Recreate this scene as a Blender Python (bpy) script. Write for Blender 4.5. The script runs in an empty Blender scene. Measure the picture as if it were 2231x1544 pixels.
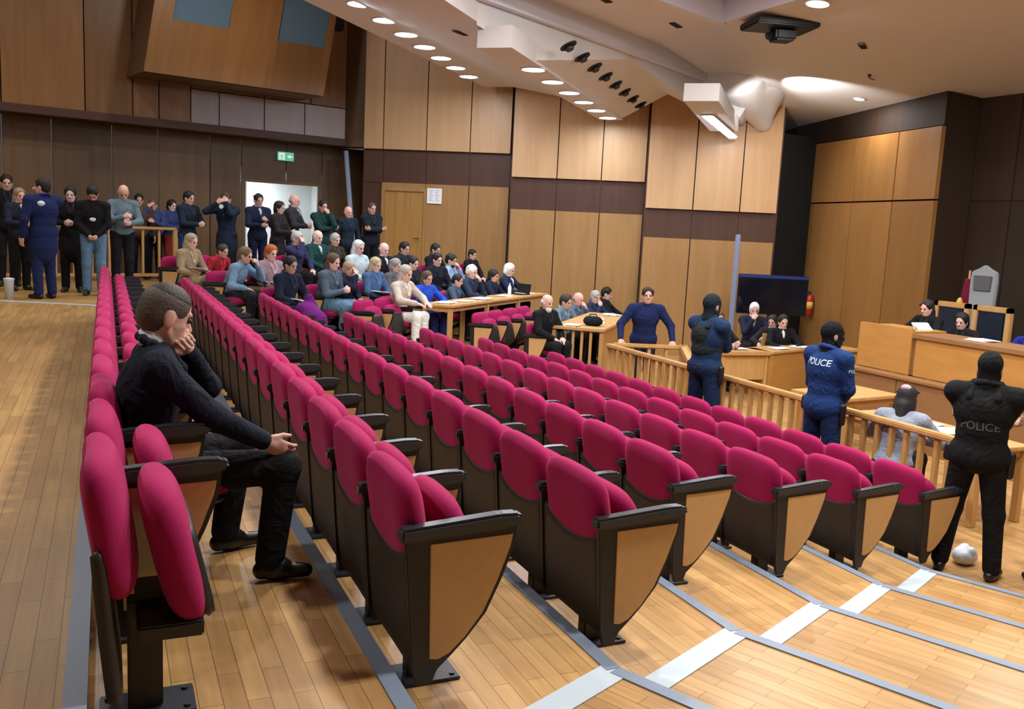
import bpy, bmesh, math, random
import numpy as np
from mathutils import Vector, Matrix
from mathutils.bvhtree import BVHTree

random.seed(7)
S = bpy.context.scene
COL = S.collection
rad = math.radians
EYE = 2.557

# ------------------------------------------------------------------ camera
YAW, PIT, ROL, FPX = 0.42539, 0.13999, 0.04836, 1964.84
fw = np.array([math.sin(YAW) * math.cos(PIT), math.cos(YAW) * math.cos(PIT), -math.sin(PIT)])
rt0 = np.array([math.cos(YAW), -math.sin(YAW), 0.0])
up0 = np.cross(rt0, fw)
rt = math.cos(ROL) * rt0 + math.sin(ROL) * up0
up = -math.sin(ROL) * rt0 + math.cos(ROL) * up0
cd = bpy.data.cameras.new('camera')
cam = bpy.data.objects.new('camera', cd)
COL.objects.link(cam)
cd.sensor_fit = 'HORIZONTAL'
cd.sensor_width = 36.0
cd.lens = FPX * 36.0 / 2231.0
cd.clip_start = 0.05
cam.matrix_world = Matrix(((rt[0], up[0], -fw[0], 0), (rt[1], up[1], -fw[1], 0), (rt[2], up[2], -fw[2], EYE), (0, 0, 0, 1)))
S.camera = cam

# ------------------------------------------------------------------ world, exposure, large lights
W = bpy.data.worlds.new('world')
S.world = W
W.use_nodes = True
W.node_tree.nodes['Background'].inputs[0].default_value = (0.95, 0.97, 1.0, 1)
W.node_tree.nodes['Background'].inputs[1].default_value = 0.10
S.view_settings.view_transform = 'Standard'
S.view_settings.look = 'None'
S.view_settings.exposure = -0.22
S.view_settings.gamma = 1.0
S.view_settings.use_curve_mapping = False
S.cycles.max_bounces = 6
S.cycles.use_adaptive_sampling = True
S.cycles.adaptive_threshold = 0.045
S.cycles.diffuse_bounces = 3
S.cycles.glossy_bounces = 2
S.cycles.transmission_bounces = 2
S.cycles.caustics_reflective = False
S.cycles.caustics_refractive = False


def light(kind, loc, energy, color=(1, 1, 1), size=0.3, target=None, spot=None, blend=0.5):
    ld = bpy.data.lights.new('lamp_light', kind)
    ld.energy = energy
    ld.color = color
    if kind == 'AREA':
        ld.shape = 'DISK'
        ld.size = size
    elif kind == 'SPOT':
        ld.shadow_soft_size = size
        ld.spot_size = spot or rad(100)
        ld.spot_blend = blend
    else:
        ld.shadow_soft_size = size
    o = bpy.data.objects.new('lamp_light', ld)
    COL.objects.link(o)
    o.location = loc
    if target is not None:
        d = Vector(target) - Vector(loc)
        o.rotation_euler = d.to_track_quat('-Z', 'Y').to_euler()
    return o


WARM = (1.0, 0.975, 0.955)
COOL = (0.78, 0.86, 1.0)
# ceiling lamps over the seating and the court floor (their fittings are built with the ceiling)
HALL_LAMPS = [(2.6, 2.6, 6.08), (2.6, 5.6, 6.08), (5.2, 2.4, 6.08), (5.4, 5.4, 6.08), (2.6, 8.4, 6.08), (7.4, 4.4, 6.08), (5.4, 8.4, 6.08), (7.4, 7.4, 6.08), (-2.4, 5.0, 6.08)]
REAR_FILL_LAMPS = [(-2.2, 11.0, 7.78), (-3.6, 14.0, 7.78), (-0.6, 14.6, 7.78), (2.2, 16.4, 7.78)]  # fill lamps added out of view to brighten the rear wall and booth
FRONT_LAMPS = [(10.2, 6.9), (11.7, 8.1), (9.4, 4.8), (11.2, 4.2), (10.6, 2.0)]
SPOTTED = [(12.80, 13.19), (8.68, 9.86)]


def zc(x):
    return 5.1 + .115 * (13.9 - x)


for p in REAR_FILL_LAMPS:
    light('AREA', (p[0], p[1], p[2] - 0.03), 105, WARM, 0.34)
for p in HALL_LAMPS:
    light('AREA', (p[0], p[1], p[2] - 0.03), 145, WARM, 0.34)
for p in FRONT_LAMPS:
    light('AREA', (p[0], p[1], zc(p[0]) - 0.05), 58, WARM, 0.26)
for p in SPOTTED:
    light('AREA', (p[0], p[1], zc(p[0]) - 0.05), 55, WARM, 0.2)

# ------------------------------------------------------------------ materials
MATS = {}


def nmat(name, col, rough=0.6, metal=0.0, spec=0.5, emit=None, estr=1.0):
    if name in MATS:
        return MATS[name]
    m = bpy.data.materials.new(name)
    m.use_nodes = True
    b = m.node_tree.nodes['Principled BSDF']
    b.inputs['Base Color'].default_value = (*col, 1)
    b.inputs['Roughness'].default_value = rough
    b.inputs['Metallic'].default_value = metal
    b.inputs['Specular IOR Level'].default_value = spec
    if emit:
        b.inputs['Emission Color'].default_value = (*emit, 1)
        b.inputs['Emission Strength'].default_value = estr
    MATS[name] = m
    return m


def N(m, t, **kw):
    n = m.node_tree.nodes.new(t)
    for k, v in kw.items():
        if k in n.inputs.keys():
            n.inputs[k].default_value = v
        else:
            setattr(n, k, v)
    return n


def mottled(name, col, rough=0.85, amt=0.18, scale=60, bump=0.15, spec=0.3, sheen=0.0, coord='Object'):
    """plain material with fine procedural variation and bump (cloth, plaster, plastic)"""
    if name in MATS:
        return MATS[name]
    m = nmat(name, col, rough, spec=spec)
    L = m.node_tree.links
    b = m.node_tree.nodes['Principled BSDF']
    tc = N(m, 'ShaderNodeTexCoord')
    no = N(m, 'ShaderNodeTexNoise', Scale=scale, Detail=3.0)
    L.new(tc.outputs[coord], no.inputs['Vector'])
    mr = N(m, 'ShaderNodeMapRange')
    mr.inputs['To Min'].default_value = 1 - amt
    mr.inputs['To Max'].default_value = 1 + amt
    L.new(no.outputs['Fac'], mr.inputs['Value'])
    mx = N(m, 'ShaderNodeMix', data_type='RGBA', blend_type='MULTIPLY')
    mx.inputs[0].default_value = 1.0
    mx.inputs[6].default_value = (*col, 1)
    L.new(mr.outputs[0], mx.inputs[7])
    L.new(mx.outputs[2], b.inputs['Base Color'])
    if bump:
        bp = N(m, 'ShaderNodeBump', Strength=bump, Distance=0.01)
        L.new(no.outputs['Fac'], bp.inputs['Height'])
        L.new(bp.outputs[0], b.inputs['Normal'])
    if sheen:
        b.inputs['Sheen Weight'].default_value = sheen
        b.inputs['Sheen Roughness'].default_value = 0.4
        b.inputs['Sheen Tint'].default_value = (*[min(1, c * 1.8 + .12) for c in col], 1)
    return m


def wood(name, col, dark, rough=0.42, stretch=(14, 14, 1.2), coord='UV', island=0.22, contrast=0.6, spec=0.4):
    """veneer: stretched noise grain, tone varied per separate panel"""
    if name in MATS:
        return MATS[name]
    m = nmat(name, col, rough, spec=spec)
    L = m.node_tree.links
    b = m.node_tree.nodes['Principled BSDF']
    tc = N(m, 'ShaderNodeTexCoord')
    mp = N(m, 'ShaderNodeMapping')
    mp.inputs['Scale'].default_value = stretch
    L.new(tc.outputs[coord], mp.inputs['Vector'])
    ge = N(m, 'ShaderNodeNewGeometry')
    ad = N(m, 'ShaderNodeVectorMath', operation='ADD')
    sc = N(m, 'ShaderNodeVectorMath', operation='SCALE')
    sc.inputs['Scale'].default_value = 37.0
    cb = N(m, 'ShaderNodeCombineXYZ')
    for k in range(3):
        L.new(ge.outputs['Random Per Island'], cb.inputs[k])
    L.new(cb.outputs[0], sc.inputs[0])
    L.new(mp.outputs[0], ad.inputs[0])
    L.new(sc.outputs[0], ad.inputs[1])
    no = N(m, 'ShaderNodeTexNoise', Scale=1.0, Detail=5.0, Roughness=0.6, Distortion=0.6)
    L.new(ad.outputs[0], no.inputs['Vector'])
    cr = N(m, 'ShaderNodeValToRGB')
    cr.color_ramp.elements[0].position = 0.5 - contrast / 2
    cr.color_ramp.elements[0].color = (*dark, 1)
    cr.color_ramp.elements[1].position = 0.5 + contrast / 2
    cr.color_ramp.elements[1].color = (*col, 1)
    L.new(no.outputs['Fac'], cr.inputs[0])
    mr = N(m, 'ShaderNodeMapRange')
    mr.inputs['To Min'].default_value = 1 - island
    mr.inputs['To Max'].default_value = 1 + island
    L.new(ge.outputs['Random Per Island'], mr.inputs['Value'])
    mx = N(m, 'ShaderNodeMix', data_type='RGBA', blend_type='MULTIPLY')
    mx.inputs[0].default_value = 1.0
    L.new(cr.outputs[0], mx.inputs[6])
    L.new(mr.outputs[0], mx.inputs[7])
    L.new(mx.outputs[2], b.inputs['Base Color'])
    return m


def parquet(name, c1, c2, c3, rough=0.3):
    """strip parquet: u runs along the nosing in metres, v across"""
    if name in MATS:
        return MATS[name]
    m = nmat(name, c1, rough, spec=0.5)
    L = m.node_tree.links
    b = m.node_tree.nodes['Principled BSDF']
    tc = N(m, 'ShaderNodeTexCoord')
    br = N(m, 'ShaderNodeTexBrick')
    br.offset = 0.37
    br.inputs['Color1'].default_value = (*c1, 1)
    br.inputs['Color2'].default_value = (*c2, 1)
    br.inputs['Mortar'].default_value = (*[x * 0.55 for x in c3], 1)
    br.inputs['Scale'].default_value = 1.0
    br.inputs['Mortar Size'].default_value = 0.0012
    br.inputs['Bias'].default_value = 0.0
    br.inputs['Brick Width'].default_value = 0.52
    br.inputs['Row Height'].default_value = 0.072
    L.new(tc.outputs['UV'], br.inputs['Vector'])
    mp = N(m, 'ShaderNodeMapping')
    mp.inputs['Scale'].default_value = (2.2, 30, 1)
    L.new(tc.outputs['UV'], mp.inputs['Vector'])
    no = N(m, 'ShaderNodeTexNoise', Scale=1.0, Detail=4.0)
    L.new(mp.outputs[0], no.inputs['Vector'])
    n2 = N(m, 'ShaderNodeTexNoise', Scale=0.9, Detail=2.0)
    L.new(tc.outputs['UV'], n2.inputs['Vector'])
    sm = N(m, 'ShaderNodeMath', operation='ADD')
    L.new(no.outputs['Fac'], sm.inputs[0])
    L.new(n2.outputs['Fac'], sm.inputs[1])
    mr = N(m, 'ShaderNodeMapRange')
    mr.inputs['From Min'].default_value = 0.6
    mr.inputs['From Max'].default_value = 1.4
    mr.inputs['To Min'].default_value = 0.72
    mr.inputs['To Max'].default_value = 1.22
    L.new(sm.outputs[0], mr.inputs['Value'])
    mx = N(m, 'ShaderNodeMix', data_type='RGBA', blend_type='MULTIPLY')
    mx.inputs[0].default_value = 1.0
    L.new(br.outputs['Color'], mx.inputs[6])
    L.new(mr.outputs[0], mx.inputs[7])
    L.new(mx.outputs[2], b.inputs['Base Color'])
    return m


M_FLOOR = parquet('oak_parquet', (0.53, 0.315, 0.125), (0.40, 0.225, 0.082), (0.2, 0.1, 0.04))
M_WALK = parquet('worn_oak_parquet', (0.47, 0.275, 0.092), (0.37, 0.205, 0.065), (0.15, 0.07, 0.02), 0.4)
M_OAK = wood('light_oak', (0.60, 0.36, 0.14), (0.44, 0.24, 0.08), 0.4, (10, 10, 1.4), 'Object', 0.06)
M_OAKP = wood('oak_chair_panel', (0.62, 0.385, 0.165), (0.54, 0.32, 0.13), 0.5, (9, 9, 9), 'Object', 0.05)
M_BENCH = wood('orange_oak_veneer', (0.52, 0.27, 0.075), (0.42, 0.20, 0.05), 0.4, (2, 2, 9), 'Object', 0.06)
M_DAIS = wood('brown_veneer', (0.30, 0.155, 0.065), (0.23, 0.11, 0.045), 0.45, (2, 2, 9), 'Object', 0.06)
M_PANEL = wood('maple_wall_panel', (0.60, 0.37, 0.19), (0.50, 0.29, 0.13), 0.4, (7, 0.5, 1), 'UV', 0.07)
M_PANELLOW = wood('oak_wall_panel', (0.40, 0.225, 0.085), (0.30, 0.155, 0.05), 0.4, (7, 0.5, 1), 'UV', 0.10)
M_BAND = wood('dark_wood_band', (0.085, 0.034, 0.017), (0.055, 0.022, 0.011), 0.5, (7, 0.5, 1), 'UV', 0.08)
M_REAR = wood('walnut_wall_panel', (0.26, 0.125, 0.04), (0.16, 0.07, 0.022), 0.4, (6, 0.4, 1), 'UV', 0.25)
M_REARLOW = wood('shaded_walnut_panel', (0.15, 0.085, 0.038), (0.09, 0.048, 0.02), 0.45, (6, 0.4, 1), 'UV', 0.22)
M_BOOTH = wood('booth_veneer', (0.27, 0.125, 0.035), (0.16, 0.068, 0.02), 0.38, (5, 0.4, 1), 'UV', 0.2)
M_PALEP = wood('lit_sheen_panel', (0.42, 0.37, 0.36), (0.36, 0.31, 0.30), 0.35, (5, 0.4, 1), 'UV', 0.06)  # ceiling light reflecting off the panels, put into a paler colour
M_FRONTW = wood('amber_wall_panel', (0.34, 0.17, 0.05), (0.25, 0.115, 0.032), 0.38, (5, 0.5, 1), 'UV', 0.16)
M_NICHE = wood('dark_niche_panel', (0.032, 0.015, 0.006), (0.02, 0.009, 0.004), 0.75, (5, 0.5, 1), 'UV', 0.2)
M_CURT = mottled('black_curtain', (0.008, 0.008, 0.009), 0.9, 0.2, 20, 0.1)
M_DOORW = wood('door_veneer', (0.48, 0.26, 0.075), (0.30, 0.15, 0.04), 0.4, (12, 0.6, 1), 'UV', 0.05)
M_CEIL = mottled('ceiling_plaster', (0.72, 0.71, 0.71), 0.7, 0.03, 5, 0.02)
M_CEILW = mottled('led_tinted_white', (0.74, 0.75, 0.86), 0.5, 0.02, 5, 0.0)  # cold lilac cast of the LED light mixed into the white
M_PINK = mottled('magenta_upholstery', (0.31, 0.007, 0.08), 0.85, 0.10, 160, 0.12, 0.2, 0.5)
M_BLACKP = mottled('black_seat_plastic', (0.018, 0.017, 0.017), 0.42, 0.15, 40, 0.03, 0.4)
M_BACKP = mottled('dark_back_shell', (0.026, 0.021, 0.018), 0.5, 0.2, 30, 0.05, 0.35)
M_ARM = mottled('black_armrest_rubber', (0.022, 0.026, 0.032), 0.28, 0.1, 30, 0.02, 0.55)
M_STEEL = mottled('dark_steel', (0.022, 0.026, 0.036), 0.38, 0.1, 30, 0.02, 0.5)
M_NOSE = mottled('blue_grey_nosing', (0.20, 0.25, 0.33), 0.4, 0.08, 30, 0.02, 0.5)
M_STRIP = mottled('pale_tread_strip', (0.46, 0.54, 0.60), 0.45, 0.06, 90, 0.05, 0.5)
M_PAPER = mottled('white_paper', (0.86, 0.86, 0.87), 0.7, 0.04, 12, 0.05)
M_BLACK = mottled('matt_black', (0.012, 0.012, 0.014), 0.5, 0.1, 30, 0.0)
M_SCREEN = nmat('black_glass_screen', (0.006, 0.007, 0.012), 0.12, spec=0.6)
M_BLUEGREY = mottled('blue_grey_metal', (0.25, 0.30, 0.44), 0.35, 0.08, 20, 0.0, 0.5)
M_GLASSW = nmat('booth_window_glass', (0.10, 0.16, 0.21), 0.08, spec=0.6)
M_WHITEDOOR = mottled('white_door_paint', (0.80, 0.86, 0.88), 0.5, 0.03, 6, 0.0)
M_LED = nmat('white_lamp_glow', (1, 1, 1), 0.5, emit=(0.86, 0.91, 1.0), estr=26.0)
M_LEDW = nmat('warm_lamp_glow', (1, 1, 1), 0.5, emit=(1.0, 0.94, 0.84), estr=9.0)
M_GREEN = nmat('exit_green', (0.10, 0.55, 0.36), 0.4, emit=(0.16, 0.75, 0.48), estr=0.45)
M_EXITW = nmat('exit_white', (0.8, 0.9, 0.85), 0.4, emit=(0.8, 1.0, 0.9), estr=0.6)
M_RED = mottled('extinguisher_red', (0.45, 0.012, 0.02), 0.3, 0.05, 20, 0.0, 0.5)
M_YEL = mottled('yellow_label', (0.7, 0.5, 0.08), 0.5, 0.05, 20, 0.0)
M_LEATH = mottled('blue_black_leather', (0.012, 0.018, 0.032), 0.4, 0.15, 30, 0.05)
M_GREYUP = mottled('grey_upholstery', (0.28, 0.31, 0.33), 0.8, 0.08, 60, 0.08)
M_DGREYUP = mottled('dark_grey_upholstery', (0.10, 0.10, 0.11), 0.8, 0.08, 60, 0.08)


def cloth(col):
    key = 'cloth_%02x%02x%02x' % tuple(int(min(.999, c) ** 0.45 * 255) for c in col)
    if key in MATS:
        return MATS[key]
    m = mottled(key, col, 0.88, 0.14, 45, 0.0, 0.2)
    L = m.node_tree.links
    tc = N(m, 'ShaderNodeTexCoord')
    no = N(m, 'ShaderNodeTexNoise', Scale=8.0, Detail=3.0, Distortion=1.6)
    L.new(tc.outputs['Object'], no.inputs['Vector'])
    bp = N(m, 'ShaderNodeBump', Strength=0.55, Distance=0.05)
    L.new(no.outputs['Fac'], bp.inputs['Height'])
    L.new(bp.outputs[0], m.node_tree.nodes['Principled BSDF'].inputs['Normal'])
    return m


def skinm(col):
    key = 'skin_%02x%02x%02x' % tuple(int(min(.999, c) ** 0.45 * 255) for c in col)
    return mottled(key, col, 0.5, 0.05, 40, 0.03, 0.35)


def hairm(col):
    key = 'hair_%02x%02x%02x' % tuple(int(min(.999, c) ** 0.45 * 255) for c in col)
    return mottled(key, col, 0.6, 0.35, 90, 0.4, 0.35)


# ------------------------------------------------------------------ mesh helpers
def mesh_from(verts, faces, name, uvs=None):
    me = bpy.data.meshes.new(name)
    me.from_pydata([tuple(map(float, v)) for v in verts], [], faces)
    if uvs is not None:
        ul = me.uv_layers.new(name='UVMap')
        flat = []
        for f in uvs:
            for u in f:
                flat += [u[0], u[1]]
        ul.data.foreach_set('uv', flat)
    me.update()
    return me


def link(name, me, mat=None, parent=None):
    o = bpy.data.objects.new(name, me)
    COL.objects.link(o)
    if mat is not None and me is not None and not me.materials:
        me.materials.append(mat)
    if parent is not None:
        o.parent = parent
    return o


def empty(name, loc=(0, 0, 0), rz=0.0):
    o = bpy.data.objects.new(name, None)
    o.empty_display_size = 0.1
    COL.objects.link(o)
    o.location = loc
    o.rotation_euler = (0, 0, rz)
    return o


def tag(o, label, cat, group=None, kind=None):
    if label:
        o['label'] = label
    if cat:
        o['category'] = cat
    if group:
        o['group'] = group
    if kind:
        o['kind'] = kind
    return o


def struct(name, me, mat):
    o = link(name, me, mat)
    o['kind'] = 'structure'
    return o


class MB:
    """collects solid pieces into one mesh"""

    def __init__(self):
        self.bm = bmesh.new()

    def _bev(self, verts, bev, seg):
        if bev:
            es = set()
            for v in verts:
                es.update(v.link_edges)
            bmesh.ops.bevel(self.bm, geom=list(es), offset=bev, segments=seg, affect='EDGES', clamp_overlap=True)

    def box(self, x0, x1, y0, y1, z0, z1, bev=0.0, seg=2, M=None):
        r = bmesh.ops.create_cube(self.bm, size=1.0)
        vs = r['verts']
        for v in vs:
            v.co = Vector(((x0 + x1) / 2 + v.co.x * (x1 - x0), (y0 + y1) / 2 + v.co.y * (y1 - y0), (z0 + z1) / 2 + v.co.z * (z1 - z0)))
            if M is not None:
                v.co = M @ v.co
        self._bev(vs, bev, seg)
        return self

    def prism(self, pts, h0, h1, axis='z', bev=0.0, seg=2, M=None):
        def mk(p, h):
            if axis == 'z':
                c = Vector((p[0], p[1], h))
            elif axis == 'y':
                c = Vector((p[0], h, p[1]))
            else:
                c = Vector((h, p[0], p[1]))
            return M @ c if M is not None else c
        a = [self.bm.verts.new(mk(p, h0)) for p in pts]
        b = [self.bm.verts.new(mk(p, h1)) for p in pts]
        n = len(pts)
        fs = [self.bm.faces.new(a[::-1]), self.bm.faces.new(b)]
        for i in range(n):
            fs.append(self.bm.faces.new([a[i], a[(i + 1) % n], b[(i + 1) % n], b[i]]))
        bmesh.ops.recalc_face_normals(self.bm, faces=fs)
        self._bev(a + b, bev, seg)
        return self

    def tube(self, path, r, n=8, r2=None):
        path = [Vector(p) for p in path]
        rings = []
        for i, p in enumerate(path):
            if i == 0:
                t = path[1] - p
            elif i == len(path) - 1:
                t = p - path[i - 1]
            else:
                t = path[i + 1] - path[i - 1]
            t.normalize()
            a = Vector((0, 0, 1)) if abs(t.z) < 0.9 else Vector((1, 0, 0))
            u = t.cross(a).normalized()
            v = t.cross(u)
            rr = r if r2 is None else r + (r2 - r) * i / (len(path) - 1)
            rings.append([self.bm.verts.new(p + rr * (math.cos(2 * math.pi * k / n) * u + math.sin(2 * math.pi * k / n) * v)) for k in range(n)])
        fs = []
        for i in range(len(rings) - 1):
            for k in range(n):
                fs.append(self.bm.faces.new([rings[i][k], rings[i][(k + 1) % n], rings[i + 1][(k + 1) % n], rings[i + 1][k]]))
        fs.append(self.bm.faces.new(rings[0][::-1]))
        fs.append(self.bm.faces.new(rings[-1]))
        bmesh.ops.recalc_face_normals(self.bm, faces=fs)
        return self

    def lathe(self, prof, cx=0, cy=0, n=16):
        rings = [[self.bm.verts.new((cx + r * math.cos(2 * math.pi * k / n), cy + r * math.sin(2 * math.pi * k / n), z)) for k in range(n)] for r, z in prof]
        fs = []
        for i in range(len(rings) - 1):
            for k in range(n):
                fs.append(self.bm.faces.new([rings[i][k], rings[i][(k + 1) % n], rings[i + 1][(k + 1) % n], rings[i + 1][k]]))
        fs.append(self.bm.faces.new(rings[0][::-1]))
        fs.append(self.bm.faces.new(rings[-1]))
        bmesh.ops.recalc_face_normals(self.bm, faces=fs)
        return self

    def me(self, name, smooth=False):
        me = bpy.data.meshes.new(name)
        self.bm.to_mesh(me)
        self.bm.free()
        if smooth:
            me.shade_smooth()
        return me


def build(mb, name, mat, parent=None, smooth=False):
    return link(name, mb.me(name, smooth), mat, parent)


# ------------------------------------------------------------------ signed distance bodies -> one smooth surface
def rc(a, b, ra, rb=None):
    return ('rc', np.array(a, float), np.array(b, float), ra, ra if rb is None else rb)


def el(c, r, R=None):
    R = np.eye(3) if R is None else np.array(R, float)
    k = np.linalg.norm(R[:, 0])
    return ('el', np.array(c, float), np.array(r, float) * k, R / k)


def _bb(p):
    if p[0] == 'rc':
        m = max(p[3], p[4])
        return np.minimum(p[1], p[2]) - m, np.maximum(p[1], p[2]) + m
    e = np.sqrt(((p[3] * p[2]) ** 2).sum(1))
    return p[1] - e, p[1] + e


def _dist(p, X, Y, Z):
    if p[0] == 'rc':
        a, b = p[1], p[2]
        ba = b - a
        l2 = float(ba @ ba) + 1e-12
        px, py, pz = X - a[0], Y - a[1], Z - a[2]
        t = np.clip((px * ba[0] + py * ba[1] + pz * ba[2]) / l2, 0, 1)
        return np.sqrt((px - t * ba[0]) ** 2 + (py - t * ba[1]) ** 2 + (pz - t * ba[2]) ** 2) - (p[3] + (p[4] - p[3]) * t)
    c, r, R = p[1], p[2], p[3]
    px, py, pz = X - c[0], Y - c[1], Z - c[2]
    qx = (px * R[0, 0] + py * R[1, 0] + pz * R[2, 0]) / r[0]
    qy = (px * R[0, 1] + py * R[1, 1] + pz * R[2, 1]) / r[1]
    qz = (px * R[0, 2] + py * R[1, 2] + pz * R[2, 2]) / r[2]
    k0 = np.sqrt(qx * qx + qy * qy + qz * qz)
    k1 = np.sqrt((qx / r[0]) ** 2 + (qy / r[1]) ** 2 + (qz / r[2]) ** 2) + 1e-9
    return k0 * (k0 - 1) / k1


def sdf_mesh(prims, h, name, k=0.03, sub=(), cuts=()):
    los, his = zip(*[_bb(p) for p in prims])
    lo = np.min(los, 0) - 2.5 * h
    hi = np.max(his, 0) + 2.5 * h
    n = np.ceil((hi - lo) / h).astype(int) + 1
    ax = [lo[i] + h * np.arange(n[i]) for i in range(3)]
    D = np.full(tuple(n), 0.6, np.float32)

    def region(p, pad):
        a, b = _bb(p)
        i0 = np.maximum(0, np.floor((a - pad - lo) / h).astype(int))
        i1 = np.minimum(n, np.ceil((b + pad - lo) / h).astype(int) + 1)
        if (i1 <= i0).any():
            return None, None
        sl = tuple(slice(i0[i], i1[i]) for i in range(3))
        return sl, (ax[0][sl[0]][:, None, None], ax[1][sl[1]][None, :, None], ax[2][sl[2]][None, None, :])
    for p in prims:
        kk = min(k, 0.6 * max(p[3], p[4])) if p[0] == 'rc' else k
        sl, g = region(p, kk + 3 * h)
        if sl is None:
            continue
        d = _dist(p, *g)
        a = D[sl]
        hh = np.clip(0.5 + 0.5 * (a - d) / kk, 0, 1)
        D[sl] = a * (1 - hh) + d * hh - kk * hh * (1 - hh)
    for p in sub:
        sl, g = region(p, 3 * h)
        if sl is None:
            continue
        D[sl] = np.maximum(D[sl], -_dist(p, *g))
    for (c, nn) in cuts:
        g = (ax[0][:, None, None], ax[1][None, :, None], ax[2][None, None, :])
        D = np.maximum(D, (g[0] - c[0]) * nn[0] + (g[1] - c[1]) * nn[1] + (g[2] - c[2]) * nn[2]).astype(np.float32)
    # surface nets
    I = D < 0
    c8 = np.zeros(tuple(n - 1), np.int8)
    for dx in (0, 1):
        for dy in (0, 1):
            for dz in (0, 1):
                c8 += I[dx:n[0] - 1 + dx, dy:n[1] - 1 + dy, dz:n[2] - 1 + dz]
    cells = np.argwhere((c8 > 0) & (c8 < 8))
    idx = np.full(tuple(n - 1), -1, np.int32)
    idx[tuple(cells.T)] = np.arange(len(cells))
    acc = np.zeros((len(cells), 3))
    cnt = np.zeros(len(cells))
    corners = [(0, 0, 0), (1, 0, 0), (0, 1, 0), (1, 1, 0), (0, 0, 1), (1, 0, 1), (0, 1, 1), (1, 1, 1)]
    vals = [D[cells[:, 0] + c[0], cells[:, 1] + c[1], cells[:, 2] + c[2]] for c in corners]
    for i in range(8):
        for j in range(i + 1, 8):
            df = np.array(corners[j]) - np.array(corners[i])
            if abs(df).sum() != 1:
                continue
            a, b = vals[i], vals[j]
            m = (a < 0) != (b < 0)
            t = np.where(m, a / (a - b + 1e-12), 0)
            acc += np.where(m[:, None], np.array(corners[i]) + t[:, None] * df, 0)
            cnt += m
    V = lo + h * (cells + acc / cnt[:, None])
    F = []
    for a in range(3):
        b, c = (a + 1) % 3, (a + 2) % 3
        s0 = [slice(None)] * 3
        s1 = [slice(None)] * 3
        s0[a] = slice(0, -1)
        s1[a] = slice(1, None)
        A, B = I[tuple(s0)], I[tuple(s1)]
        e = np.argwhere(A != B)
        ok = (e[:, b] > 0) & (e[:, c] > 0) & (e[:, b] < n[b] - 1) & (e[:, c] < n[c] - 1)
        e = e[ok]
        q = []
        for (ob, oc) in ((-1, -1), (0, -1), (0, 0), (-1, 0)):
            ee = e.copy()
            ee[:, b] += ob
            ee[:, c] += oc
            q.append(idx[tuple(ee.T)])
        q = np.array(q).T
        fl = ~A[tuple(e.T)]
        q[fl] = q[fl][:, ::-1]
        F.append(q)
    F = np.concatenate(F)
    me = bpy.data.meshes.new(name)
    me.vertices.add(len(V))
    me.vertices.foreach_set('co', V.astype(np.float32).ravel())
    me.loops.add(F.size)
    me.loops.foreach_set('vertex_index', F.astype(np.int32).ravel())
    me.polygons.add(len(F))
    me.polygons.foreach_set('loop_start', np.arange(0, F.size, 4, dtype=np.int32))
    me.update(calc_edges=True)
    me.shade_smooth()
    return me

# ------------------------------------------------------------------ stepped floor
FC = np.array([12.75, 7.85])                       # centre of the seating fan
FD = np.array([math.sin(rad(49.2)), math.cos(rad(49.2))])      # direction of the far block's rows
FF = np.array([FD[1], -FD[0]])                     # way the far block faces
A24 = np.array([math.sin(rad(24.6)), math.cos(rad(24.6))])


def fl(k):
    return 0.172 * (7 - k)


def nosx(k):
    return -0.078 + 0.943 * k


def far_pt(D, b):
    return FC - FF * D + FD * b


def polyline(k):
    x = nosx(k)
    bn = np.array([x, 2.84 + .4575 * (x - 1.8)])
    bf = np.array([x, 12.86 - .4575 * (x - 1.8)])
    sh = -FF * 0.3 if k == 3 else 0
    af = bf + A24 * 0.55 + sh
    b0 = float((af - FC) @ FD)
    end = {4: .1, 5: -.1, 6: -1.0}.get(k)
    return [bn + np.array([A24[0], -A24[1]]) * 7, bn, bf, af, af + FD * (9.5 if end is None else end - b0)]


PL = {k: polyline(k) for k in range(0, 7)}


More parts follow.
